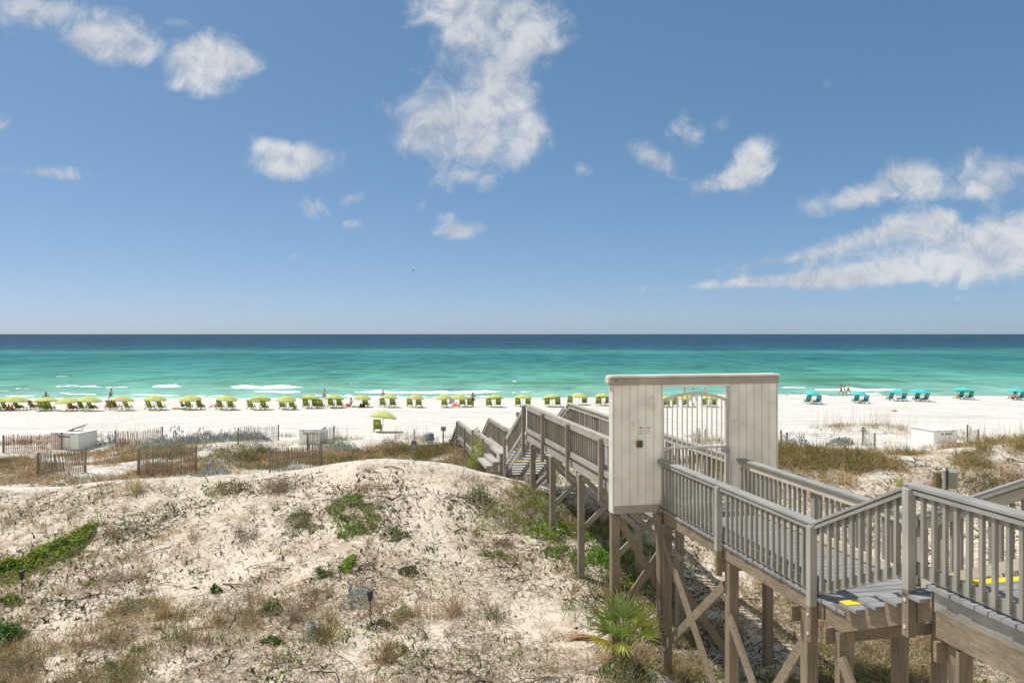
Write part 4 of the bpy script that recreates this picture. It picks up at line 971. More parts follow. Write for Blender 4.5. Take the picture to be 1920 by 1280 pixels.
# ------------------------------------------------------------------ signs, bin, lamps, meter box, bird
def sign(px, top, base, name, label, board, mat_post, pr, face=None, back=False):
    g = ground_at(px, base); D = g.y; k = D / F; root = empty(name, g, label, 'sign'); H = (base - top) * k
    m = MB(); m.tube([(0, 0, -.4), (0, 0, H)], pr, 8) if not back else m.bar((0, 0, -.4), (.03, 0, H), .09, .09, (0, 1, 0)); m.build('post', M[mat_post], root, smooth=not back)
    x0, x1, y0, y1 = board; yb = .07 if back else -(pr + .02)
    m = MB(); m.box((((x0 + x1) / 2 - px) * k, yb, (base - (y0 + y1) / 2) * k), ((x1 - x0) * k, .02, (y1 - y0) * k)); bd = m.build('sign_board', M['sign_face'], root)
    if face:
        m = MB(); zc = (base - y0) * k; wd = (x1 - x0) * k; hh = (y1 - y0) * k; xc = ((x0 + x1) / 2 - px) * k
        m.box((xc, yb - .012, zc - hh * .2), (wd, .006, hh * .4)); 
        for s1 in (-1, 1): m.box((xc + s1 * wd * .48, yb - .012, zc - hh * .7), (wd * .05, .006, hh * .6))
        m.box((xc, yb - .012, zc - hh * .98), (wd, .006, hh * .05)); m.build('black_heading', M['sign_black'], bd)
        m = MB()
        for r_ in range(3):
            for i in range(5): m.box((xc - wd * .27 + i * wd * .13, yb - .016, zc - hh * (.1 + .1 * r_)), (wd * random.uniform(.05, .1), .004, hh * .05))
        m.build('worn_lettering', M['galv'], bd)
        m = MB()
        for r_ in range(5):
            for i in range(7): m.box((xc - wd * .33 + i * wd * .11, yb - .014, zc - hh * (.5 + .09 * r_)), (wd * random.uniform(.04, .09), .004, hh * .025))
        m.build('small_lettering', M['black_ink'], bd)
sign(776, 804, 860, 'rules_sign', 'grey pipe post with a black headed notice board, in the dune grass', (772, 781.5, 826, 841.5), 'galv', .055, True)
sign(830.5, 799.5, 838, 'sign_post', 'brown wooden post with a small sign seen from behind, right of the bin', (826.5, 836, 800, 808), 'slat_grey', .05, None, True)
sign(970.5, 772, 812, 'sign_post', 'small grey sign standing behind the boardwalk stair railing', (967.5, 974, 773, 781), 'slat_grey', .05, None, True)
g = ground_at(805.5, 836); D = g.y; bn = empty('litter_bin', g, 'white litter bin with a blue grey domed lid in the dune grass', 'bin')
k = D / F; r = 8.3 * k
m = MB(); m.lathe([(r * .9, -.3), (r * .95, .0), (r, .42)], 20); m.build('barrel', M['bin_white'], bn, smooth=True)
m = MB(); m.lathe([(r * 1.08, .421), (r * 1.2, .47), (r * 1.12, .54), (r * .98, .58), (r * .95, .80), (r * .78, .86), (r * .3, .885), (.01, .89)], 24); m.build('lid', M['bin_lid'], bn, smooth=True)
def torch(px, top, base, label, hm):
    g = ground_at(px, base); k = g.y / F; H = (base - top) * k; rt = empty('garden_torch', g, label, 'torch lamp', 'black torch lamps stuck in the dune')
    m = MB(); m.tube([(.0, 0, -.2), (.0, 0, H - .2)], .014, 8); m.build('pole', M['rust'], rt, smooth=True)
    m = MB(); m.lathe([(.03, H - .21), (.042, H - .2), (.066, H - .03), (.07, H - .02), (.05, H), (.01, H + .01)], 14); m.build('lamp_head', M['dark_metal'], rt, smooth=True)
torch(41, 1070, 1116, 'black torch lamp on a thin pole at far left beside bright green creeper', 0)
torch(694, 1108, 1161, 'black torch lamp on a thin pole beside a silver lupine in mid dune', 0)
# electrical box on its round pole
D = 16.2; p = at(1757, 885, D); gzv = tz(p.x + .1, D)
eb = empty('meter_box', (p.x, D, gzv), 'grey green electrical box fixed to a round wooden pole behind the railing', 'electrical box'); k = D / F
m = MB(); m.tube([(0, 0, -.5), (0, 0, p.z - gzv)], .085, 14); m.build('pole', M['bark'], eb)
q = at(1778, 897, D - .12) - Vector((p.x, D, gzv)); rz = Matrix.Rotation(R(-28), 3, 'Z')
m = MB(); m.box(q + Vector((-.07, .03, 0)), (.05, .30, .40), rz); m.build('back_plate', M['box_light'], eb, bevel=.006)
m = MB(); m.box(q + Vector((.07, -.02, .0)), (.22, .33, .38), rz); bx = m.build('enclosure', M['box_grey'], eb, bevel=.03)
m = MB(); m.box(q + Vector((-.02, .01, .0)), (.02, .36, .42), rz); m.build('seal', M['dark_metal'], eb)
m = MB(); m.tube([q + Vector((-.08, 0, -.2)), q + Vector((-.09, .02, -.6)), q + Vector((-.09, .05, -1.2))], .016, 8); m.build('conduit', M['galv'], eb, smooth=True)
# bird
m = MB(); bp = at(775, 507, 60)
m.tube([(-.09, 0, -.01), (-.03, 0, .01), (.05, 0, .01), (.1, 0, .02), (.13, 0, .015)], [.008, .03, .03, .02, .006], 8)
for s1 in (-1, 1): m.face([(.05, 0, .02), (-.04, 0, .02), (-.09, s1 * .17, .06), (-.05, s1 * .20, .07)]); m.face([(-.05, s1 * .20, .07), (-.09, s1 * .17, .06), (-.14, s1 * .33, .03)])
o = m.build('bird', M['bird']); o.location = bp; o.rotation_euler = (0, 0, R(40)); tag(o, 'small dark bird flying far above the sea', 'bird')
# loose pipes and roots below the walk
def loose(name, pts, r, mat, label, cat):
    m = MB(); b = pts[0]; m.tube([Vector(q) for q in pts], r, 8); o = m.build(name, M[mat], None, tuple(b), smooth=True); o.location = b; tag(o, label, cat)
def lift(px, py, dz=.03): g = ground_at(px, py); return g + Vector((0, 0, dz))
a = W(2.9, .8, 4.5); loose('water_pipe', [W(2.35, .06, 4.05), W(3.3, .5, 4.25), W(4.1, .9, 4.45)], .014, 'pipe', 'thin white pipe strung under the near boardwalk', 'pipe')
loose('water_pipe', [lift(1268, 1140), lift(1290, 1168), lift(1318, 1192)], .014, 'pipe', 'white pipe lying on the shaded sand behind the crossed braces', 'pipe')
loose('bent_root', [W(-2.3, .7, 4.2), W(-2.5, .72, 4.32), W(-2.85, .75, 4.33), W(-3.2, .8, 4.1)], [.018, .02, .028, .026], 'bark', 'bent brown branch hanging under the upper deck', 'branch')

# ------------------------------------------------------------------ sand, sea
def grid_mesh(name, xs, ys, zf, mat):
    Xg, Yg = np.meshgrid(xs, ys); Z = zf(Xg, Yg)
    V = np.stack([Xg.ravel(), Yg.ravel(), Z.ravel()], 1); nx = len(xs)
    j, i = np.meshgrid(np.arange(len(ys) - 1), np.arange(nx - 1), indexing='ij'); a = (j * nx + i).ravel()
    return mesh_np(name, V, np.stack([a, a + 1, a + nx + 1, a + nx], 1), mat, smooth=True)

def sand_mat():
    m, nt, ln, b = new_mat('sand')
    ge = N(nt, 'ShaderNodeNewGeometry'); sp = N(nt, 'ShaderNodeSeparateXYZ'); ln.new(ge.outputs['Position'], sp.inputs[0])
    def noise(sc, det=4, rough=.55, scale3=None, dist=0):
        n = N(nt, 'ShaderNodeTexNoise'); n.inputs['Scale'].default_value = sc; n.inputs['Detail'].default_value = det; n.inputs['Roughness'].default_value = rough; n.inputs['Distortion'].default_value = dist
        if scale3:
            mp = N(nt, 'ShaderNodeMapping'); mp.inputs['Scale'].default_value = scale3; ln.new(ge.outputs['Position'], mp.inputs['Vector']); ln.new(mp.outputs[0], n.inputs['Vector'])
        else: ln.new(ge.outputs['Position'], n.inputs['Vector'])
        return n.outputs['Fac']
    def ramp(v, a, b_, lo=0., hi=1.):
        r = N(nt, 'ShaderNodeMapRange', interpolation_type='SMOOTHSTEP'); r.inputs['From Min'].default_value = a; r.inputs['From Max'].default_value = b_; r.inputs['To Min'].default_value = lo; r.inputs['To Max'].default_value = hi
        ln.new(v, r.inputs['Value']); return r.outputs[0]
    def mix(f, a, b_):
        x = N(nt, 'ShaderNodeMix', data_type='RGBA'); ln.new(f, x.inputs['Factor'])
        for k, v in (('A', a), ('B', b_)):
            if isinstance(v, tuple): x.inputs[k].default_value = (*v, 1)
            else: ln.new(v, x.inputs[k])
        return x.outputs['Result']
    def mul(a, b_):
        x = N(nt, 'ShaderNodeMath', operation='MULTIPLY'); ln.new(a, x.inputs[0])
        if isinstance(b_, float): x.inputs[1].default_value = b_
        else: ln.new(b_, x.inputs[1])
        return x.outputs[0]
    Yc = sp.outputs['Y']
    land = ramp(Yc, 27.0, 23.0)                                # landward slope: warmer, full of rotted plants
    c = mix(ramp(noise(.35, 5), .35, .65), SAND_A, SAND_B)
    c = mix(mul(ramp(noise(.9, 6, .65), .49, .66), .75), c, SAND_LITTER)     # brown patches of rotted litter
    c = mix(mul(ramp(noise(24, 4, .7), .60, .72), .35), c, (.24, .18, .12))      # specks
    beach = mix(ramp(noise(1.0, 5, .6, (.12, 1.0, 1)), .35, .7), (.68, .66, .61), (.60, .575, .52))
    beach = mix(mul(ramp(noise(1.0, 4, .6, (.10, 2.6, 1), .6), .53, .62), ramp(noise(.06, 2), .40, .58, .25, .9)), beach, (.46, .43, .38))     # rake and tyre marks, the shade in them painted darker
    beach = mix(mul(ramp(noise(3.2, 5, .7), .62, .74), .6), beach, (.46, .43, .38))  # smaller footprint hollows, their shade painted darker as well
    beach = mix(mul(ramp(noise(1.0, 5, .75, (.7, 2.2, 1)), .53, .63), .75), beach, (.50, .47, .42))     # footprints, the shade of their hollows painted into the colour
    mid = mix(mul(ramp(noise(.8, 6, .65), .46, .6), .8), beach, (.50, .41, .29))
    midf = mul(ramp(Yc, 58.0, 47.0), 1.0)
    c2 = mix(midf, beach, mid)
    c = mix(land, c2, c)
    wet = ramp(sp.outputs['Z'], .10, .0)
    c = mix(wet, c, (.52, .55, .46))
    ln.new(c, b.inputs['Base Color']); b.inputs['Roughness'].default_value = .9; b.inputs['Specular IOR Level'].default_value = .1
    h = N(nt, 'ShaderNodeMath', operation='ADD'); ln.new(mul(noise(9, 6, .7), .05), h.inputs[0]); ln.new(mul(noise(1.6, 5, .65), .16), h.inputs[1])
    bp = N(nt, 'ShaderNodeBump'); bp.inputs['Strength'].default_value = .55; bp.inputs['Distance'].default_value = 1.0
    ln.new(h.outputs[0], bp.inputs['Height']); ln.new(bp.outputs['Normal'], b.inputs['Normal'])
    return m
SAND_A, SAND_B, SAND_LITTER = (.68, .60, .50), (.62, .535, .43), (.37, .285, .20)
xs = np.unique(np.concatenate([np.linspace(-420, -60, 25), np.linspace(-60, -24, 60), np.arange(-24, 26, .1), np.linspace(26, 62, 60), np.linspace(62, 420, 25)]))
ys = np.unique(np.concatenate([np.linspace(-40, 6, 24), np.linspace(6, 10, 16), np.arange(10, 30, .09), np.arange(30, 62, .22), np.arange(62, 136, .8), np.linspace(136, 400, 12)]))
tag(grid_mesh('sand_ground', xs, ys, terrain, sand_mat()), 'pale sand of the dune and the beach', 'ground', kind='structure')

def s2l(c): return tuple(((v / 255) / 12.92 if v <= 10 else ((v / 255 + .055) / 1.055) ** 2.4) for v in c)
SEA = [(0, (178, 222, 200)), (.04, (164, 212, 194)), (.10, (150, 204, 188)), (.174, (138, 198, 182)), (.258, (120, 188, 172)), (.341, (106, 180, 167)), (.425, (92, 167, 158)), (.508, (82, 154, 150)),
       (.60, (72, 144, 146)), (.675, (66, 138, 142)), (.71, (90, 160, 154)), (.735, (82, 151, 150)), (.775, (62, 114, 134)), (.84, (62, 102, 126)), (.92, (62, 94, 120)), (1.0, (66, 96, 122))]
SEA_GAIN = .63
def sea_mat():
    m, nt, ln, b = new_mat('sea water')
    ge = N(nt, 'ShaderNodeNewGeometry'); sp = N(nt, 'ShaderNodeSeparateXYZ'); ln.new(ge.outputs['Position'], sp.inputs[0])
    mp = N(nt, 'ShaderNodeMapping'); mp.inputs['Scale'].default_value = (.0045, .03, 1); ln.new(ge.outputs['Position'], mp.inputs['Vector'])
    n0 = N(nt, 'ShaderNodeTexNoise'); n0.inputs['Scale'].default_value = 1; n0.inputs['Detail'].default_value = 5; ln.new(mp.outputs[0], n0.inputs['Vector'])
    dv = N(nt, 'ShaderNodeMath', operation='DIVIDE'); dv.inputs[0].default_value = -111; ln.new(sp.outputs['Y'], dv.inputs[1])
    ad = N(nt, 'ShaderNodeMath', operation='ADD'); ad.inputs[1].default_value = 1 - .5 * .10; ln.new(dv.outputs[0], ad.inputs[0])
    ma = N(nt, 'ShaderNodeMath', operation='MULTIPLY_ADD'); ma.inputs[1].default_value = .10; ln.new(n0.outputs['Fac'], ma.inputs[0]); ln.new(ad.outputs[0], ma.inputs[2])
    cr = N(nt, 'ShaderNodeValToRGB'); el = cr.color_ramp.elements
    for i, (p, c) in enumerate(SEA):
        e = el[i] if i < 2 else el.new(p)
        e.position = p; e.color = (*[v * SEA_GAIN for v in s2l(c)], 1)
    ln.new(ma.outputs[0], cr.inputs[0])
    # swell and chop, the same lengths everywhere
    def wav(sx, sy, det, rough=.6, rot=0):
        q = N(nt, 'ShaderNodeMapping'); q.inputs['Scale'].default_value = (sx, sy, 1); q.inputs['Rotation'].default_value = (0, 0, R(rot)); ln.new(ge.outputs['Position'], q.inputs['Vector'])
        n = N(nt, 'ShaderNodeTexNoise'); n.inputs['Scale'].default_value = 1; n.inputs['Detail'].default_value = det; n.inputs['Roughness'].default_value = rough; ln.new(q.outputs[0], n.inputs['Vector']); return n.outputs['Fac']
    w1 = wav(.06, .22, 5, .65, 4); w2 = wav(.14, .05, 5, .72, 0); w3 = wav(.022, .008, 7, .72, 3)
    # light and shade of the chop put into the colour: darker troughs, paler backs
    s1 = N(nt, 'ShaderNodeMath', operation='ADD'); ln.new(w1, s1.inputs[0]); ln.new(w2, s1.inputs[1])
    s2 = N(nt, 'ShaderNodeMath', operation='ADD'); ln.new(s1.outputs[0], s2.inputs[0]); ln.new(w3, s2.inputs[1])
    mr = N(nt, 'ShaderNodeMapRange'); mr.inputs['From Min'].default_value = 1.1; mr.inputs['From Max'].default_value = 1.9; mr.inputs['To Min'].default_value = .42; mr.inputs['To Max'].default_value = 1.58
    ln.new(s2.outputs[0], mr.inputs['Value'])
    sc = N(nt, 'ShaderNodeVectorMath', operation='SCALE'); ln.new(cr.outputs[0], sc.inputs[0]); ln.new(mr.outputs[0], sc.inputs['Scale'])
    sn = N(nt, 'ShaderNodeSeparateXYZ'); ln.new(ge.outputs['True Normal'], sn.inputs[0])      # swell faces towards the viewer painted darker green, in place of shading
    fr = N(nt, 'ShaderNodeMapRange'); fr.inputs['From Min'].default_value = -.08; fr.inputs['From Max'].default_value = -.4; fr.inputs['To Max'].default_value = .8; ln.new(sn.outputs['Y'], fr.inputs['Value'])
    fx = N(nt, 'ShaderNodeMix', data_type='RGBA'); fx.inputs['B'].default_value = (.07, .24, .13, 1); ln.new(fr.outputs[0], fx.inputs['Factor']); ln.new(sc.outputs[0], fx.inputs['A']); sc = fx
    # whitecaps
    cp = wav(.10, .9, 3, .6); cf = N(nt, 'ShaderNodeMapRange'); cf.inputs['From Min'].default_value = .775; cf.inputs['From Max'].default_value = .81; ln.new(cp, cf.inputs['Value'])
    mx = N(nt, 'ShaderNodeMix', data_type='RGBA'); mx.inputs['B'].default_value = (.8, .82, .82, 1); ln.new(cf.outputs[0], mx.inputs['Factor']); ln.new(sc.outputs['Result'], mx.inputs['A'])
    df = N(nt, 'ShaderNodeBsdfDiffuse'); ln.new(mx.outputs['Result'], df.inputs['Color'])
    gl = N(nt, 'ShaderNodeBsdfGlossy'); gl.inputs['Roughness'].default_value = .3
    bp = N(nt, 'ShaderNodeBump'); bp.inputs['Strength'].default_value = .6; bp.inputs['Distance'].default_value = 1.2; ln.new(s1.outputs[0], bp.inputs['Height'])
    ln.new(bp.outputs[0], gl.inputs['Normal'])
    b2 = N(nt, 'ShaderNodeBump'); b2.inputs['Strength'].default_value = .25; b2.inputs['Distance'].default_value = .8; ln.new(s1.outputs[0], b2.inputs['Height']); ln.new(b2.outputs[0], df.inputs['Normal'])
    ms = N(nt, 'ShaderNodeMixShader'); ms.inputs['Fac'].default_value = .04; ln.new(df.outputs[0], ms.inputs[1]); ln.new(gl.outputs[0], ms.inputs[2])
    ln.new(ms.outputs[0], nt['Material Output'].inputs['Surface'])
    return m
SWELL = [(-5, 40, 141, .5), (52, 75, 148, .75), (44, 56, 147, .3), (-60, -20, 139, .45), (30, 90, 170, .4), (-40, 30, 186, .35)]
def sea_z(X, Y):
    z = np.zeros_like(X)
    for x0, x1, y, a in SWELL:
        d = Y - y - 1.2 * np.sin(X / 9); z += a * np.exp(-(d / np.where(d < 0, .9, 2.4)) ** 2) * sstep(X, x0 - 8, x0 + 6) * (1 - sstep(X, x1 - 6, x1 + 8))
    return z
xs = np.unique(np.concatenate([np.linspace(-30000, -150, 14), np.linspace(-150, -100, 20), np.arange(-100, 100, .9), np.linspace(100, 150, 20), np.linspace(150, 30000, 14)]))
ys = np.unique(np.concatenate([np.arange(98, 200, .45), np.linspace(200, 400, 40), np.linspace(400, 2000, 20), np.linspace(2000, 45000, 16)]))
tag(grid_mesh('sea', xs, ys, sea_z, sea_mat()), 'emerald sea turning deep blue towards the horizon', 'sea', kind='structure')

# breaking waves: ragged ridges of foam
fm, nt, ln, b = new_mat('sea foam'); b.inputs['Base Color'].default_value = (.86, .88, .87, 1); b.inputs['Roughness'].default_value = .9
nz = N(nt, 'ShaderNodeTexNoise'); nz.inputs['Scale'].default_value = 3; nz.inputs['Detail'].default_value = 5
tc = N(nt, 'ShaderNodeTexCoord'); ln.new(tc.outputs['Object'], nz.inputs['Vector'])
bp = N(nt, 'ShaderNodeBump'); bp.inputs['Strength'].default_value = .6; bp.inputs['Distance'].default_value = .2; ln.new(nz.outputs['Fac'], bp.inputs['Height']); ln.new(bp.outputs[0], b.inputs['Normal'])
def foam(x0, x1, y, th, hgt, seed):
    """ridge between photo columns x0..x1 at row y, th rows thick"""
    D = F * CAMZ / (y - 626); n = max(12, int((x1 - x0) * 2.2)); nw = 9
    wy = th * D * D / (F * CAMZ) * .8
    px = np.linspace(x0, x1, n); X = (px - 960) / F * D
    env = np.clip(np.sin(np.linspace(0, np.pi, n)) * 1.7, 0, 1) ** .6
    rag = .1 + 1.4 * fbm(X, X * 0 + seed, 2.2, seed, 5) ** 1.3
    V = []
    for k in range(nw):
        t = k / (nw - 1)
        yy = D + (t - .35) * wy * env * (rag if t > .35 else .55 + .5 * rag) + .8 * np.sin(X / 7 + seed) + 5 * (fbm(X, X * 0 + seed, 4, seed + 60, 4) - .5)
        zz = .04 + (.7 * hgt if hgt >= .3 else 0.) * env * rag * np.sin(np.pi * min(1, t * 1.3 + .02)) ** .8
        V.append(np.stack([X, yy, np.maximum(zz, .03) if 0 < k < nw - 1 else zz * 0 - .02], 1))
    V = np.stack(V, 0); V[:, :, 2] += sea_z(V[:, :, 0], V[:, :, 1]) * (np.arange(nw) > 0)[:, None]
    j, i = np.meshgrid(np.arange(nw - 1), np.arange(n - 1), indexing='ij'); a = (j * n + i).ravel()
    Q = np.stack([a, a + 1, a + n + 1, a + n], 1); V = V.reshape(-1, 3); ce = V[Q].mean(1)
    hole = fbm(ce[:, 0] + seed * 9, ce[:, 1] * .6, 1.6, seed + 40, 4); kk = (j.ravel() / (nw - 2))
    keep = hole > .40 + .12 * kk if hgt < .3 else (kk < .5) | (hole > .38 + .25 * (kk - .5))
    return V, Q[keep], np.ones((nw * n, 3))
FO = [(287, 342, 724.5, 5, .45), (430, 568, 726, 8, .6), (472, 566, 734.5, 5, .35), (355, 432, 741, 4, .2), (85, 112, 725, 3, .2), (110, 150, 723.5, 3, .25), (150, 196, 724.5, 3, .25), (196, 246, 726, 2.5, .15), (0, 30, 731, 2.5, .15), (30, 60, 728, 2, .1),
      (665, 942, 735, 6, .45), (640, 780, 742, 4, .2), (560, 660, 741, 2.5, .15), (780, 930, 743, 3, .15), (240, 340, 741, 3, .15), (0, 70, 742, 3, .15), (100, 200, 738, 2, .1), (960, 1000, 735, 1.5, .1), (960, 970, 715.5, 2, .2),
      (1524, 1690, 730, 6, .45), (1478, 1560, 739.5, 3, .15), (1560, 1660, 737.5, 3, .2), (1465, 1510, 727, 2.5, .15), (1625, 1680, 741, 2.5, .1), (1340, 1500, 741.5, 2.5, .12), (330, 520, 746.5, 2.5, .06), (640, 900, 747.5, 2.2, .06), (90, 280, 746.5, 2.2, .05), (112, 135, 705, 1.2, .1)]
o = mesh_np('sea_foam', *join([foam(*f, i + 3) for i, f in enumerate(FO)])[:2], fm, smooth=True)
tag(o, 'white foam of small waves breaking along the shore', 'foam', kind='stuff')

# ------------------------------------------------------------------ ground cover
def up_noise(n, tilt):
    a = rng.uniform(0, 2 * np.pi, n); t = np.abs(rng.normal(0, tilt, n)); return np.stack([np.sin(t) * np.cos(a), np.sin(t) * np.sin(a), np.cos(t)], 1)
def scatter(n, x0, x1, y0, y1, dens):
    """n accepted points on the sand, dens(X, Y) in 0..1"""
    out = []; c = 0
    while c < n:
        X = rng.uniform(x0, x1, n * 2); Y = rng.uniform(y0, y1, n * 2)
        k = (rng.uniform(0, 1, n * 2) < dens(X, Y)) & (np.abs(X) < .72 * Y + 1.5)
        out.append(np.stack([X[k], Y[k]], 1)); c += k.sum()
    p = np.concatenate(out)[:n]
    return np.column_stack([p, terrain(p[:, 0], p[:, 1])])
def tufts(P, nb, L, Wd, tilt, col, spread=.06, bend=.5, colvar=.15, lvar=.3):
    n = len(P); k = rng.integers(max(2, int(nb * .6)), int(nb * 1.4) + 1, n); idx = np.repeat(np.arange(n), k); m = len(idx)
    b = P[idx] + np.column_stack([rng.normal(0, spread, (m, 2)), np.zeros(m)]); b[:, 2] = terrain(b[:, 0], b[:, 1]) - .01
    u = up_noise(m, tilt); Lm = (np.asarray(L) * np.ones(n))[idx] * np.clip(1 + rng.normal(0, lvar, m), .35, 1.8)
    bd = np.column_stack([u[:, :2] * bend * 2, -np.abs(rng.normal(0, bend * .4, m))])
    if np.ndim(col) == 2:
        nc = len(col); sc_ = 1.3 if P[:, 1].mean() < 30 else 3.0
        ci = np.clip(np.round((fbm(P[:, 0], P[:, 1], sc_, 131, 3) * 2.0 - .5) * (nc - 1) + rng.normal(0, .7, n)), 0, nc - 1).astype(int); c = np.asarray(col)[ci][idx]
    else: c = col
    return blades(b, u, Lm, Wd, bd, c, colvar)
def litter(P, L, Wd, col, flat=.18, colvar=.2, lift_=.012):
    n = len(P); a = rng.uniform(0, 2 * np.pi, n); u = np.column_stack([np.cos(a), np.sin(a), rng.normal(flat * .4, flat, n)])
    bd = np.column_stack([rng.normal(0, .35, (n, 2)), rng.normal(0, .06, n)])
    c = np.asarray(col)[rng.integers(0, len(col), n)] if np.ndim(col) == 2 else col
    sd = np.column_stack([-np.sin(a), np.cos(a), rng.normal(0, .35, n)])
    b = P + np.column_stack([np.zeros((n, 2)), rng.uniform(.0, lift_ * 2, n)])
    v, q, k = blades(b, u, L * np.clip(1 + rng.normal(0, .4, n), .3, 2.2), Wd, bd, c, colvar, sd)
    zz = terrain(v[:, 0], v[:, 1]) + .006; v[:, 2] = np.maximum(v[:, 2], zz); return v, q, k
def vines(P, L, r, col, seg=7, arch=.05, curl=2.2):
    """dead runners: thin three-sided tubes snaking over the sand"""
    n = len(P); a = rng.uniform(0, 2 * np.pi, n); cu = rng.normal(0, curl, n); Ls = L * np.clip(1 + rng.normal(0, .45, n), .25, 2.4)
    x, y = P[:, 0].copy(), P[:, 1].copy(); C_ = []
    for s in range(seg):
        t = s / (seg - 1); C_.append(np.column_stack([x, y, terrain(x, y) + .01 + arch * rng.uniform(.2, 1.2, n) * math.sin(math.pi * t * .9 + .1)]))
        a = a + cu / seg + rng.normal(0, .25, n); x = x + np.cos(a) * Ls / seg; y = y + np.sin(a) * Ls / seg
    C_ = np.stack(C_, 1); T = np.zeros_like(C_); T[:, 1:-1] = C_[:, 2:] - C_[:, :-2]; T[:, 0] = C_[:, 1] - C_[:, 0]; T[:, -1] = C_[:, -1] - C_[:, -2]
    T = unit(T); S = unit(np.cross(T, np.array([0, 0, 1.0]))); U = np.cross(S, T)
    rr = r * np.clip(1 + rng.normal(0, .3, n), .5, 2)[:, None, None] * np.linspace(1, .45, seg)[None, :, None]
    V = np.stack([C_ + (S * math.cos(k * 2.094 + .5) + U * math.sin(k * 2.094 + .5)) * rr for k in range(3)], 2)
    base = (np.arange(n) * seg * 3)[:, None, None]; sI = np.arange(seg - 1)[None, :, None] * 3; k = np.arange(3)[None, None, :]; k2 = (k + 1) % 3
    Q = np.stack([base + sI + k, base + sI + k2, base + sI + 3 + k2, base + sI + 3 + k], -1).reshape(-1, 4)
    c = np.asarray(col)[rng.integers(0, len(col), n)] * (1 + rng.normal(0, .2, (n, 1)))
    return V.reshape(-1, 3), Q, np.repeat(np.clip(c, .01, .8), seg * 3, 0)
def curled(P, L, col, stand=.7):
    """small leaves standing up from the runners"""
    n = len(P); u = up_noise(n, stand); Ls = L * np.clip(1 + rng.normal(0, .35, n), .4, 2)
    return blades(P, u, Ls, Ls * .34, np.column_stack([rng.normal(0, .8, (n, 2)), -np.abs(rng.normal(.25, .3, n))]), np.asarray(col)[rng.integers(0, len(col), n)], .25)

TAN = [(.40, .30, .17), (.33, .25, .15), (.27, .20, .12), (.45, .36, .22), (.30, .19, .10)]
GREYB = [(.20, .165, .125), (.26, .21, .16), (.14, .11, .08), (.33, .27, .20), (.24, .18, .12)]
DARK = [(.055, .042, .03), (.08, .06, .042), (.11, .08, .055), (.045, .04, .03)]
LEAFD = [(.05, .06, .022), (.07, .085, .03), (.075, .055, .03), (.10, .08, .05), (.045, .05, .02)]
OLIVE = [(.20, .17, .065), (.15, .14, .055), (.24, .19, .08), (.12, .125, .05), (.19, .14, .075)]
GREEN_ = [(.10, .19, .025), (.14, .24, .03), (.075, .15, .025), (.17, .26, .045)]
SILVER = [(.44, .50, .41), (.34, .41, .33), (.54, .58, .50)]
def clean(X, Y):      # bare wind-blown sand: by the posts, and along the crest
    return (1 - .92 * np.exp(-((X - 1.0) / 1.15) ** 2 - ((Y - 16.8) / 2.4) ** 2)) * (1 - .8 * sstep(Y, 22.3, 23.8) * np.exp(-((X + 3) / 4.5) ** 2)) * (1 - .55 * sstep(Y, 23.4, 24.6))
def dG(X, Y): return np.clip(sstep(fbm(X, Y, 1.1, 151), .58, .72) * clean(X, Y), .008, 1) * (Y < 24.2)
def low(X, Y): return .30 + .70 * sstep(Y, 19.5, 14.5)
def dL(X, Y): return np.clip(sstep(fbm(X, Y, 1.7, 41), .36, .66) * low(X, Y) * clean(X, Y) * 1.2, .03, 1) * (Y < 24.9 + 1.2 * sstep(X, 3, 9))
def dV(X, Y): return np.clip(sstep(fbm(X, Y, 1.3, 51), .34, .70), .16, 1) * (.55 + .45 * sstep(Y, 15, 20)) * clean(X, Y) * (Y < 24.4 + 1.2 * sstep(X, 3, 9))
def lift_col(cs, f): return [tuple(min(.8, v * f) for v in c) for c in cs]
TAN, GREYB, OLIVE, GREEN_ = lift_col(TAN, 1.35), lift_col(GREYB, 1.35), lift_col(OLIVE, 1.55), lift_col(GREEN_, 1.5)
LEAFD = lift_col(LEAFD, 1.25)
XR = (-18, 19)
S = lambda n, d, y0=11.5, y1=26.5: scatter(n, *XR, y0, y1, d)
v, q, k = join([litter(S(52000, dL), .17, .009, TAN[:3] + GREYB + DARK[:1]), litter(S(16000, dL), .10, .012, GREYB + DARK, .35), litter(S(9000, dV), .12, .013, DARK + GREYB, .4)])
tag(mesh_np('dry_litter', v, q, M['dry'], k), 'brown litter of dead grass and twigs strewn over the dune slope', 'litter', kind='stuff')
v, q, k = join([vines(S(4100, dV), .42, .008, DARK + GREYB), vines(S(450, dV), 1.0, .012, GREYB + DARK, 9, .07, 1.5), curled(S(9500, dV), .085, LEAFD, .9), curled(S(2500, dV), .13, LEAFD, 1.1), curled(S(5200, dG), .085, [(.15, .25, .04), (.20, .30, .05), (.11, .19, .035)], .8)])
tag(mesh_np('creeping_vines', v, q, M['foliage'], k), 'dark dead runners with small curled leaves creeping over the sand', 'vines', kind='stuff')
def dT(X, Y): return np.clip(sstep(fbm(X, Y, 2.4, 61), .42, .68) * low(X, Y) * clean(X, Y), .02, 1) * (Y < 24.6 + 1.2 * sstep(X, 3, 9))
v, q, k = join([tufts(S(1500, dT), 16, .24, .010, .75, TAN, .07, .55), tufts(S(900, dT), 12, .15, .010, .95, GREYB + OLIVE, .09, .5), tufts(S(700, lambda X, Y: dT(X, Y) * sstep(Y, 16.5, 14)), 22, .26, .010, .7, TAN[:3] + OLIVE[:2] + GREYB[:2], .1, .55), tufts(S(260, dT), 26, .40, .010, .5, TAN[:4] + OLIVE[:2], .06, .5)])
tag(mesh_np('dry_grass', v, q, M['dry'], k), 'thin tan grass tufts spread over the lower dune slope', 'grass', kind='stuff')
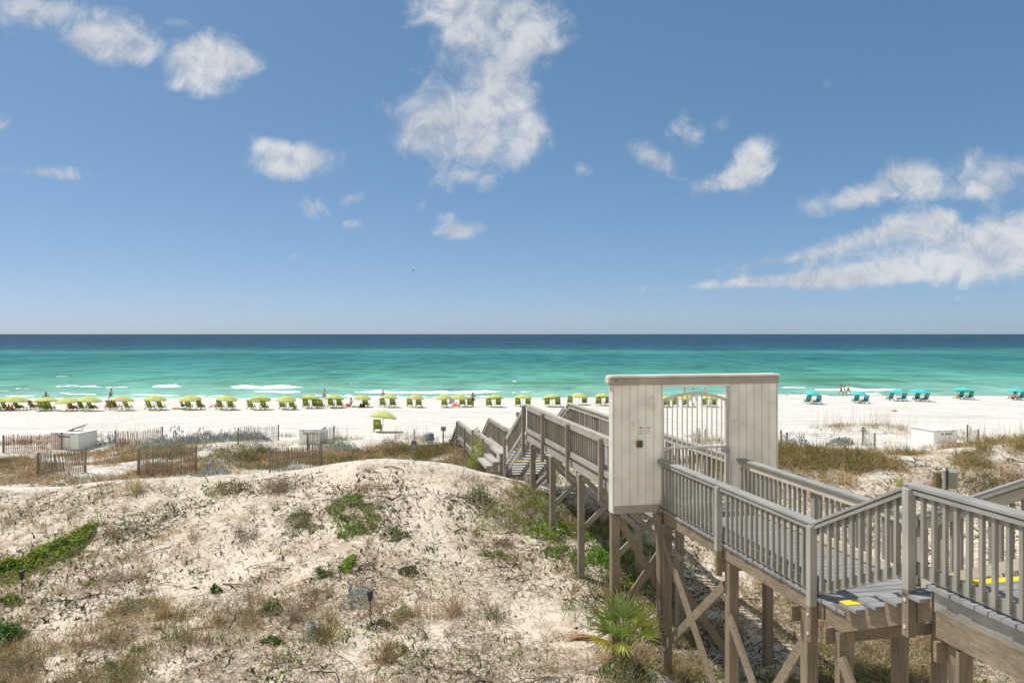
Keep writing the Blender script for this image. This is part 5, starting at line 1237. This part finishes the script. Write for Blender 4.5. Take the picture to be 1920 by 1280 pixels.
# grass along the right crest, scrub in the hollow behind the ridge, sparse grass on the beach edge
def scr(X, Y):
    band = np.exp(-((Y - 25.6 - .25 * np.sin(X)) / 1.0) ** 2) * sstep(X, 5.0, 7.5)
    return np.clip(band * sstep(fbm(X, Y, 1.5, 71), .32, .56) * 1.2, 0, 1)
P1 = scatter(2300, 4, 22, 23, 30, scr)
v, q, k = join([tufts(P1, 15, .22, .012, .75, lift_col([OLIVE[0], TAN[1], OLIVE[2], TAN[0], OLIVE[1], TAN[4], OLIVE[4]], 1.2), .12, .5), tufts(scatter(420, 6, 22, 24.5, 28, scr), 12, .40, .013, .35, OLIVE[:4] + [(.14, .19, .05)], .08, .45), litter(scatter(9000, 4, 22, 22, 28, lambda X, Y: np.clip(scr(X, Y) + .15 * (np.abs(Y - 24) < 1.5) * (X > 6), 0, 1)), .22, .012, GREYB + TAN, .3)])
tag(mesh_np('crest_grass', v, q, M['dry'], k), 'olive and brown grass along the crest of the right dune', 'grass', kind='stuff')
def hol(X, Y):
    g = np.exp(-((Y - 41) / 5.0) ** 2) * (1 - sstep(X, -2, 6) * .2)
    w = sstep(fbm(X, Y, 3.4, 81), .40, .60)
    return np.clip(g * w * 1.15, 0, 1) * (Y > 31) * (Y < 52)
def hol2(X, Y): return sstep(fbm(X, Y, 2.0, 161), .36, .56) * np.clip(np.exp(-((Y - 43.0) / 3.4) ** 2) * np.exp(-((X + 4.8) / 3.2) ** 2) * 1.3, 0, 1)
P2 = scatter(5200, -34, 9, 32, 52, hol); P3 = scatter(1700, -14, 2, 36, 50, hol2)
v, q, k = join([tufts(P2, 15, .30, .022, .75, OLIVE + TAN, .2, .5), tufts(P3, 16, .42, .022, .6, [(.27, .22, .085), (.22, .19, .075), (.30, .24, .11), (.20, .19, .06)], .18, .5),
                litter(scatter(14000, -34, 9, 33, 52, lambda X, Y: np.clip(hol(X, Y) * .8 + .08, 0, 1)), .35, .025, GREYB + TAN, .3),
                curled(scatter(7000, -34, 9, 33, 50, hol), .13, LEAFD + OLIVE, .8)])
tag(mesh_np('hollow_scrub', v, q, M['dry'], k), 'olive brown scrub filling the hollow behind the dune ridge', 'scrub', kind='stuff')
def edge(X, Y): return np.clip(np.exp(-((Y - 51) / 4.5) ** 2) * sstep(fbm(X, Y, 2.5, 91), .52, .7), 0, 1)
P4 = scatter(900, -36, 36, 44, 60, edge)
v, q, k = join([tufts(P4, 10, .42, .018, .4, OLIVE + TAN, .15, .5), tufts(scatter(260, -30, 36, 46, 60, edge), 3, 1.25, .012, .12, TAN[:2] + OLIVE[:1], .1, .15),
                tufts(scatter(46, 24, 31, 55, 63, lambda X, Y: X * 0 + 1), 5, 1.5, .013, .12, TAN[:3], .2, .15), tufts(scatter(70, 24, 31, 57, 62, lambda X, Y: X * 0 + 1), 14, .4, .02, .5, TAN[:3] + OLIVE, .2, .5)])
tag(mesh_np('beach_grass', v, q, M['dry'], k), 'sparse tall grass stalks along the back edge of the beach', 'grass', kind='stuff')
# shaded grass below the walk
def und(X, Y):
    s = (X - 3.724) * -.2039 + (Y - 9.25) * .979; u = (X - 3.724) * .979 + (Y - 9.25) * .2039
    return np.clip(np.exp(-((u - .9) / 1.1) ** 2) * sstep(s, 4.5, 8) * (1 - sstep(s, 15, 17)) * sstep(fbm(X, Y, 1.4, 101), .35, .55) + np.exp(-((X - 6.0) / 1.6) ** 2 - ((Y - 13.4) / .8) ** 2), 0, 1)
v, q, k = join([tufts(scatter(850, 0, 9, 11.5, 26, und), 13, .22, .012, .7, OLIVE + GREEN_[:2], .1, .5), curled(scatter(3000, 0, 9, 11.5, 26, und), .08, LEAFD + GREEN_, .8)])
tag(mesh_np('shade_grass', v, q, M['foliage'], k), 'mixed green and brown grass growing in the shade below the boardwalk', 'grass', kind='stuff')

# ------------------------------------------------------------------ single plants
def put(name, px, py, parts, label, cat, group=None):
    g = at_dist(px, py) if py < 100 else ground_at(px, py); root = empty(name, g, label, cat, group)
    for nm, (v, q, k), mat in parts(g):
        po = mesh_np(nm, v - np.array(g), q, M[mat], k, parent=root)
        if nm != 'foliage' and nm != 'blades': po['kind'] = 'stuff'
    return root
def dome(g, rx, ry, n, hgt):
    a = rng.uniform(0, 2 * np.pi, n); r = np.sqrt(rng.uniform(0, 1, n)); far = rng.uniform(0, 1, n) < .12; r = np.where(far, r * rng.uniform(1, 1.55, n), r)
    edge_ = .50 + .95 * fbm(np.cos(a) * 1.5 + g.x * 3, np.sin(a) * 1.5 + g.y, .9, 5, 3)
    x = g.x + np.cos(a) * r * rx * edge_; y = g.y + np.sin(a) * r * ry * edge_
    h = hgt * np.clip(1 - r ** 2, .04, 1) * (.25 + 1.3 * vnoise(x, y, max(.16, rx * .4), 8)) * rng.uniform(.3, 1, n)
    return np.column_stack([x, y, terrain(x, y) + h + .01]), h
def creeper(rx, ry, hgt, n, col, leaf=.075, gaps=True):
    def f(g):
        P, h = dome(g, rx, ry, n, hgt)
        if gaps: k = fbm(P[:, 0], P[:, 1], .35, 77, 2) > .36; P = P[k]
        m = len(P); ax = rng.normal(0, 1, (m, 3)); ax[:, 2] = np.abs(ax[:, 2]) * .6; nr = rng.normal(0, .5, (m, 3)) + np.array([0, 0, 1])
        st, _ = dome(g, rx, ry, max(8, n // 22), hgt * .6)
        return [('foliage', leaves(P, ax, nr, leaf * np.clip(1 + rng.normal(0, .3, m), .4, 1.8), leaf * .55, np.asarray(col)[rng.integers(0, len(col), m)], .25), 'foliage'),
                ('stems', vines(st, leaf * 3.5, .006, GREYB + [(.12, .11, .05)], 5, hgt * .5), 'dry')]
    return f
def streak(p0, p1, wd, hgt, n, col, leaf=.075):
    def f(g):
        a, b = ground_at(*p0), ground_at(*p1); t = rng.uniform(0, 1, n); w_ = wd * (.35 + 1.1 * fbm(t * 6, t * 0, 1, 13, 3)) * np.sin(np.pi * np.clip(t, .03, .97)) ** .4
        o_ = rng.normal(0, .40, n) * np.where(rng.uniform(0, 1, n) < .15, 2.0, 1.0) * w_; x = a.x + (b.x - a.x) * t - (b.y - a.y) * .12 * o_; y = a.y + (b.y - a.y) * t + o_
        h = hgt * np.exp(-(o_ / np.maximum(w_, .05)) ** 2 * 2) * (.2 + 1.3 * vnoise(x, y, .3, 8)) * rng.uniform(.3, 1, n)
        P = np.column_stack([x, y, terrain(x, y) + h + .01]); ax = rng.normal(0, 1, (n, 3)); ax[:, 2] = np.abs(ax[:, 2]) * .6; nr = rng.normal(0, .5, (n, 3)) + np.array([0, 0, 1])
        return [('foliage', leaves(P, ax, nr, leaf * np.clip(1 + rng.normal(0, .3, n), .4, 1.8), leaf * .55, np.asarray(col)[rng.integers(0, len(col), n)], .25), 'foliage'), ('stems', vines(P[:n // 20], leaf * 4, .006, GREYB, 5, hgt * .4), 'dry')]
    return f
def tuft(nb, L, col, tilt=.45, spread=.10, w=.011):
    def f(g): return [('blades', tufts(np.array([g]), nb, L, w, tilt, np.array(col), spread, .55, .18), 'dry')]
    return f
def bush(rx, ry, hgt, n, col, leaf=.06):
    def f(g):
        P, h = dome(g, rx, ry, n, hgt); m = len(P); u = up_noise(m, .8)
        T, _ = dome(g, rx * .8, ry * .8, max(20, n // 8), .02)
        v = blades(T, up_noise(len(T), .7), hgt * rng.uniform(.6, 1.15, len(T)), .011, rng.normal(0, .3, (len(T), 3)), np.asarray(GREYB)[rng.integers(0, 5, len(T))])
        return [('foliage', leaves(P, u, rng.normal(0, 1, (m, 3)), leaf * np.clip(1 + rng.normal(0, .3, m), .4, 2), leaf * .4, np.asarray(col)[rng.integers(0, len(col), m)], .25), 'foliage'), ('twigs', v, 'dry')]
    return f
def lupine(rx, ry, hgt, n, spikes, leaf=.06):
    def f(g):
        P, h = dome(g, rx, ry, n, hgt); m = len(P); u = up_noise(m, .7)
        Sx, _ = dome(g, rx * .85, ry * .85, spikes, hgt * 1.05); Sx[:, 2] += .02
        K = np.repeat(Sx, 14, 0); K[:, 2] += np.tile(np.linspace(0, leaf * (3.0 if leaf < .08 else 2.2), 14), spikes) * np.repeat(rng.uniform(.35, 1.15, spikes), 14); K[:, :2] += rng.normal(0, leaf * .16, (len(K), 2))
        fl = leaves(K, up_noise(len(K), .8), rng.normal(0, 1, (len(K), 3)), leaf * .5, leaf * .42, np.array([(.27, .25, .36), (.33, .32, .42), (.22, .205, .30), (.40, .40, .44)])[rng.integers(0, 4, len(K))], .2)
        return [('foliage', leaves(P, u, rng.normal(0, 1, (m, 3)), leaf * np.clip(1 + rng.normal(0, .25, m), .5, 1.6), leaf * .34, np.asarray(SILVER)[rng.integers(0, 3, m)], .2), 'foliage'), ('flower_spikes', fl, 'foliage')]
    return f
YG = [(.33, .44, .03), (.40, .50, .04), (.24, .36, .03), (.42, .48, .09)]
DG = [(.07, .17, .02), (.09, .21, .03), (.055, .12, .02), (.13, .26, .04)]
OG = [(.25, .29, .07), (.19, .23, .055), (.31, .31, .10), (.16, .19, .05)]
PL = [
 ('green_creeper', 90, 1040, streak((-10, 1080), (172, 1003), 1.25, .26, 7500, GREEN_ + OG + YG), 'long bright green streak of creeper on the left slope behind the torch lamp', 'creeper'),
 ('green_creeper', 8, 1205, creeper(.42, .5, .35, 1300, DG, .085), 'dark glossy green plant cut by the left edge of the photo', 'creeper'),
 ('green_creeper', 18, 1130, creeper(.32, .2, .16, 350, OG + GREEN_[:2]), 'small yellow green creeper right below the left torch lamp', 'creeper'),
 ('low_plant', 256, 1140, creeper(.5, .33, .2, 1100, [(.22, .23, .09), (.18, .19, .07), (.26, .26, .12)], .045), 'pale moss green cushion plant in the middle of the left slope', 'plant'),
 ('grass_clump', 308, 1158, tuft(130, .5, OLIVE[:3] + TAN[:2]), 'tall brown grass clump at the right of the pale cushion plant', 'grass clump'),
 ('grass_clump', 213, 1150, tuft(70, .35, TAN), 'small tan grass clump at the left of the pale cushion plant', 'grass clump'),
 ('grass_clump', 218, 1085, tuft(130, .4, GREYB + TAN[:2], .65, .16), 'grey brown grass clump below the big green streak', 'grass clump'),
 ('grass_clump', 330, 1200, tuft(120, .45, TAN[:3] + OLIVE[:2], .6, .15), 'tan grass clump low on the slope below the brown clump', 'grass clump'),
 ('small_plant', 404, 1110, creeper(.17, .12, .16, 150, DG, .07), 'small dark green plant alone in the middle left slope', 'plant'),
 ('small_plant', 259, 1222, creeper(.15, .1, .12, 130, GREEN_, .07), 'small bright green plant on bare sand low on the left', 'plant'),
 ('small_plant', 207, 1250, creeper(.13, .1, .10, 100, GREEN_, .06), 'tiny bright green plant near the bottom edge at left', 'plant'),
 ('small_plant', 172, 1093, creeper(.12, .09, .1, 90, GREEN_, .06), 'tiny green plant between the green streak and the grey clump', 'plant'),
 ('green_creeper', 652, 950, creeper(.52, .75, .22, 1000, GREEN_ + DG[:2], .07), 'bright green creeper just below the dune crest, left one of a pair', 'creeper'),
 ('green_creeper', 683, 975, creeper(.62, .85, .2, 1100, GREEN_ + OG, .065), 'bright green creeper just below the dune crest, right one of a pair', 'creeper'),
 ('green_creeper', 655, 1000, creeper(.36, .4, .18, 480, GREEN_, .065), 'green creeper at the foot of the pair below the crest', 'creeper'),
 ('green_creeper', 562, 975, bush(.35, .35, .34, 900, DG + OG, .05), 'dark green bushy plant left of the creepers below the crest', 'plant'),
 ('green_creeper', 570, 995, creeper(.55, .3, .14, 450, OG + LEAFD, .06), 'olive creeper spread in front of the dark green bushy plant', 'creeper'),
 ('green_creeper', 654, 1060, creeper(.23, .42, .2, 420, YG + GREEN_, .075), 'vivid green upright creeper in the centre of the slope', 'creeper'),
 ('green_creeper', 600, 1078, creeper(.34, .25, .16, 330, GREEN_ + LEAFD, .07), 'green creeper left of and below the vivid upright one', 'creeper'),
 ('bushy_plant', 738, 1005, creeper(.38, .3, .25, 520, DG + OG, .065), 'mid green plant right of centre below the crest', 'plant'),
 ('bushy_plant', 765, 1073, creeper(.24, .22, .2, 240, DG + LEAFD, .07), 'small dark green plant right of the slope centre', 'plant'),
 ('bushy_plant', 505, 1150, bush(.3, .25, .32, 420, DG + OG, .07), 'dark green leafy plant left of the lower lupine', 'plant'),
 ('bushy_plant', 506, 1205, creeper(.24, .16, .16, 200, DG, .075), 'small dark green plant on the sand under the leafy one', 'plant'),
 ('lupine', 672, 1128, lupine(.40, .34, .42, 620, 13, .07), 'silver leaved lupine with violet flower spikes beside the centre torch lamp', 'lupine'),
 ('lupine', 590, 1195, lupine(.26, .22, .36, 420, 14, .07), 'silver lupine with few pale spikes beside a brown grass clump', 'lupine'),
 ('grass_clump', 612, 1198, tuft(190, .5, OLIVE[:2] + TAN[:3], .55, .16), 'brown grass clump growing against the lower lupine', 'grass clump'),
 ('grass_clump', 553, 1165, tuft(110, .38, TAN[2:] + GREYB, .55, .12), 'dry reddish grass clump between leafy plant and lower lupine', 'grass clump'),
 ('grass_clump', 722, 1240, tuft(150, .5, TAN[:4] + OLIVE[:1], .5, .13), 'pale straw grass clump low in the centre', 'grass clump'),
 ('grass_clump', 745, 1222, bush(.28, .2, .2, 260, OG, .06), 'low olive plant just above the straw grass clump', 'plant'),
 ('grass_clump', 850, 1150, tuft(170, .48, TAN, .5, .12), 'tall tan grass clump right of the centre torch lamp', 'grass clump'),
 ('grass_clump', 925, 1160, tuft(160, .42, TAN[:2] + OLIVE, .6, .16), 'olive tan grass clump right of the tall tan one', 'grass clump'),
 ('bushy_plant', 757, 1152, creeper(.25, .16, .18, 300, YG[2:] + OG, .05), 'pale yellow green plant right of the centre torch lamp', 'plant'),
 ('bushy_plant', 712, 1178, bush(.3, .2, .2, 300, DG + LEAFD, .06), 'dark low plant at the foot of the centre torch lamp', 'plant'),
 ('bushy_plant', 790, 1195, creeper(.13, .2, .2, 120, OG, .06), 'thin olive plant standing in bare sand low right of centre', 'plant'),
 ('dune_shrub', 900, 940, bush(.5, .4, .65, 800, OG + DG[:2], .06), 'tall olive green shrub on the crest left of the boardwalk', 'shrub'),
 ('dune_shrub', 950, 985, bush(.9, .6, .6, 1500, lift_col(OG + OLIVE[:1] + GREEN_[:1], 1.4), .06), 'big olive shrub on the slope left of the boardwalk posts', 'shrub'),
 ('dune_shrub', 1005, 968, bush(.7, .6, .7, 1300, lift_col(OG + GREEN_[:2] + OLIVE[:1], 1.4), .06), 'olive shrub tangled against the middle boardwalk post', 'shrub'),
 ('dune_shrub', 985, 935, bush(.7, .6, .5, 900, lift_col(OLIVE[:3] + OG, 1.4), .06), 'brown green shrub behind the big olive one below the boardwalk', 'shrub'),
 ('green_creeper', 1040, 1000, creeper(.85, .8, .3, 1900, GREEN_ + YG[:2], .07), 'bright green creeper below the boardwalk around the second post', 'creeper'),
 ('green_creeper', 1055, 1040, creeper(.6, .5, .22, 900, GREEN_ + OG, .07), 'green creeper on the sand just above the nearest free post', 'creeper'),
 ('green_creeper', 1125, 1045, creeper(.5, .5, .22, 800, GREEN_ + YG[:1], .07), 'bright green creeper between the post and the gate screen', 'creeper'),
 ('green_creeper', 1190, 1098, creeper(.35, .4, .25, 520, YG + GREEN_, .07), 'vivid green creeper seen below the gate between crossed braces', 'creeper'),
 ('yellow_green_bush', 899, 30, bush(.68, .5, 1.7, 3200, YG, .09), 'vivid yellow green bush beside the lower boardwalk stair', 'shrub'),
 ('low_plant', 1178, 13.05, bush(.55, .4, .35, 1500, DG + OG, .05), 'low dark green plant around the foot of the fan palm', 'plant'),
 ('low_plant', 925, 1040, creeper(.4, .25, .14, 380, OG + GREEN_, .06), 'olive green creeper on pale sand left of the posts', 'creeper'),
 ('low_plant', 962, 1022, creeper(.4, .25, .14, 360, OG + LEAFD, .06), 'small olive creeper below the big olive shrub', 'creeper'),
 ('low_plant', 950, 1045, creeper(.28, .2, .16, 300, YG[2:] + OG, .05), 'pale green cushion on the sand right of the olive creeper', 'plant'),
 ('grass_clump', 1072, 1112, tuft(60, .3, TAN[1:], .4, .06), 'lone dry grass clump on bare sand left of the palm', 'grass clump'),
 ('grass_clump', 455, 1010, tuft(170, .4, OLIVE[2:] + GREYB, .6, .2), 'olive brown grass clump in the left middle slope', 'grass clump'),
 ('grass_clump', 525, 920, tuft(150, .42, TAN[2:] + GREYB[:2], .5, .16), 'reddish dry clump just below the left crest', 'grass clump'),
 ('grass_clump', 255, 925, tuft(120, .55, TAN[2:] + TAN[:1], .35, .12), 'upright reddish dry clump on the left crest', 'grass clump'),
 ('grass_clump', 425, 920, bush(.7, .4, .35, 900, OG + OLIVE, .06), 'low olive scrub on the left crest', 'shrub'),
 ('grass_clump', 1585, 905, tuft(150, .5, TAN + OLIVE[:2], .5, .18), 'tan grass clump on the right slope above the railing', 'grass clump'),
 ('grass_clump', 1688, 913, tuft(70, .45, YG[2:] + OG, .25, .06), 'yellow green grass tuft behind the railing corner', 'grass clump'),
 ('grass_clump', 1600, 878, bush(.7, .4, .3, 800, OLIVE + OG, .06), 'olive brown scrub on the right sandy slope', 'shrub'),
 ('grass_clump', 1850, 912, bush(1.0, .5, .35, 900, OG + GREYB, .07), 'grey green sprawling shrub right of the electrical box', 'shrub'),
 ('grass_clump', 1905, 905, tuft(190, .6, TAN[2:] + GREYB, .7, .3), 'brown grass clump at the right edge above the handrail', 'grass clump'),
 # behind the ridge
 ('silver_shrub', 293, 842, lupine(1.5, .9, .85, 1500, 30, .13), 'silver green shrub in front of the red brown fence', 'shrub'),
 ('lupine', 205, 836, lupine(1.1, .8, .6, 900, 60, .12), 'grey violet shrub right of the white box on the left', 'shrub'),
 ('lupine', 330, 832, lupine(1.6, .9, .75, 1300, 90, .13), 'grey violet shrubs at the right end of the red brown fence', 'shrub'),
 ('lupine', 385, 829, lupine(1.6, .9, .75, 1300, 100, .13), 'lavender grey shrub in the middle of the long row of shrubs', 'shrub'),
 ('lupine', 430, 827, lupine(1.6, .9, .85, 1300, 100, .13), 'lavender grey shrub at the left post of the thin fence', 'shrub'),
 ('lupine', 475, 827, lupine(1.5, .9, .75, 1200, 80, .13), 'grey shrub growing through the thin fence', 'shrub'),
 ('silver_shrub', 636, 846, lupine(1.2, .9, .85, 1100, 20, .13), 'blue grey shrub at the right end of the short slack fence', 'shrub'),
 ('lupine', 398, 36.5, lupine(.9, .6, .45, 800, 50, .10), 'pale violet lupine patch right of the long grey fence', 'lupine'),
 ('lupine', 640, 38.5, lupine(1.1, .5, .3, 700, 60, .09), 'violet flowers at the foot of the ridge right of the front fence', 'lupine'),
 ('silver_shrub', 545, 36.5, lupine(.8, .5, .5, 500, 6, .12), 'blue grey plant at the foot of the right front fence', 'plant'),
 ('hollow_bush', 440, 862, bush(1.5, 1.0, .9, 2200, OLIVE + OG, .10), 'brown olive bush between the two front row fences, left', 'shrub'),
 ('hollow_bush', 482, 856, bush(1.3, 1.0, 1.0, 2200, OG + OLIVE[:2], .10), 'rounded olive green bush between the two front row fences, right', 'shrub'),
 ('hollow_bush', 325, 857, bush(1.3, .8, .6, 1400, OLIVE, .10), 'olive scrub mound behind the long grey fence', 'shrub'),
 ('hollow_bush', 810, 850, bush(1.1, .8, .7, 1500, OLIVE + OG, .09), 'brown olive bush below the litter bin', 'shrub'),
 ('hollow_bush', 735, 838, bush(1.0, .8, .6, 1000, OG + TAN[:2], .10), 'sandy green grass mound left of the notice board post', 'shrub'),
 ('lupine', 1497, 27.3, lupine(.75, .5, .42, 1100, 60, .075), 'lavender shrub right of the gate screen', 'shrub'),
 ('lupine', 1578, 51, lupine(1.0, .7, .55, 900, 60, .13), 'small rounded lavender shrub alone on white sand at right', 'shrub'),
 ('hollow_bush', 1330, 44, bush(1.0, .8, .7, 1000, OLIVE + TAN, .10), 'dry scrub seen through the gate bars beside a fence end', 'shrub'),
]
for nm, px, py, fn, lab, cat in PL: put(nm, px, py, fn, lab, cat)

# fan palm beside the gate post
g = at_dist(1170, 13.35); palm = empty('fan_palm', g, 'fan palm with stiff green and yellow leaves in front of the gate posts', 'palm')
m = MB(); m.tube([(0, 0, -.2), (.02, 0, .15), (.0, .02, .36)], [.10, .11, .06], 10); m.build('trunk', M['bark'], palm, smooth=True)
def frond(az, el, plen, r, col, tilt, n=18, spread=2.2):
    d = Vector((math.cos(az) * math.cos(el), math.sin(az) * math.cos(el), math.sin(el)))
    hub = Vector((0, 0, .25)) + d * plen
    f = d.lerp(Vector((0, 0, -1)), tilt).normalized(); sd = f.cross(Vector((0, 0, 1))).normalized()
    nr = sd.cross(f).normalized(); face = Vector((-.1, -1, .25)).normalized()
    sd = (sd - face * sd.dot(face) * .55).normalized()
    aa = np.linspace(-spread / 2, spread / 2, n)
    up = np.array([f * math.cos(a) + sd * math.sin(a) + nr * .1 * math.cos(a * 3) for a in aa])
    L = r * (1 - .28 * np.abs(aa / (spread / 2)) ** 2) * (1 + rng.normal(0, .05, n))
    v, q, k = blades(np.repeat(np.array([hub]), n, 0), up, L, r * .046, np.column_stack([rng.normal(0, .06, (n, 2)), -np.abs(rng.normal(.08, .06, n))]), np.array(col), .16, np.cross(up, np.array(face)))
    # pleated web near the hub
    k = k.reshape(n, 6, 3); k[:, 4:] = k[:, 4:] * .5 + np.array([.16, .11, .05]) * .5; k = k.reshape(-1, 3)
    o = mesh_np('frond', v, q, M['foliage'], k, parent=palm)
    m = MB(); m.tube([Vector((0, 0, .2)), Vector((0, 0, .25)) + d * plen * .5 + Vector((0, 0, .03)), hub], [.02, .014, .012], 6)
    m.build('petiole', M['stem'], o, smooth=True)
M['stem'] = plain('green stem', (.13, .17, .05), .6)
for az, el, pl, r, col, t in [(2.95, .80, .34, .50, (.15, .20, .04), .10), (2.3, 1.05, .44, .50, (.17, .24, .05), .04), (1.6, 1.3, .48, .54, (.20, .26, .08), 0), (1.0, 1.1, .44, .50, (.22, .25, .06), .04), (.45, .85, .42, .50, (.26, .28, .05), .06), (.1, .55, .36, .44, (.18, .22, .04), .12),
                          (3.35, .45, .28, .40, (.48, .36, .07), .3), (-1.9, .8, .24, .34, (.50, .40, .09), .5), (-.7, .75, .32, .40, (.18, .24, .04), .2), (4.1, .95, .32, .38, (.16, .23, .05), .15), (-1.2, 1.15, .24, .36, (.15, .22, .04), .1)]:
    frond(az, min(1.45, el + .12), pl * 1.15, r * 1.24, tuple(min(.6, c * 1.5) for c in col), t)
# dead frond lying on the sand
g = ground_at(1088, 1198); n = 26; aa = np.linspace(-.6, .6, n) + 2.9
P = np.repeat(np.array([[g.x + .35, g.y, g.z + .05]]), n, 0)
v, q, k = blades(P, np.column_stack([np.cos(aa), np.sin(aa) * .5, rng.normal(.02, .05, n)]), .75 * (1 + rng.normal(0, .15, n)), .03, np.column_stack([rng.normal(0, .1, (n, 2)), rng.normal(-.05, .05, n)]), np.array((.40, .26, .13)), .2)
df = mesh_np('dead_frond', v - np.array(g), q, M['dry'], k); df.location = g; tag(df, 'dead brown palm leaf lying on the sand left of the fan palm', 'dead leaf')
for px, py, dx, dy, lab in ((280, 1010, .75, .25, 'long dark stick lying on bare sand on the left slope'), (215, 1172, .45, .3, 'weathered stick lying low on the left slope'), (380, 1180, .5, -.1, 'dark curved stick lying right of the tan grass clump')):
    a = ground_at(px, py); m = MB(); pts = [Vector((a.x + dx * t, a.y + dy * t + .05 * math.sin(4 * t), 0)) for t in (-.5, -.15, .2, .5)]
    m.tube([Vector((p.x, p.y, tz(p.x, p.y) + .03)) for p in pts], [.012, .016, .015, .009], 6); o = m.build('driftwood_stick', M['bark'], None, tuple(a), smooth=True); o.location = a; tag(o, lab, 'stick', 'sticks on the dune slope')
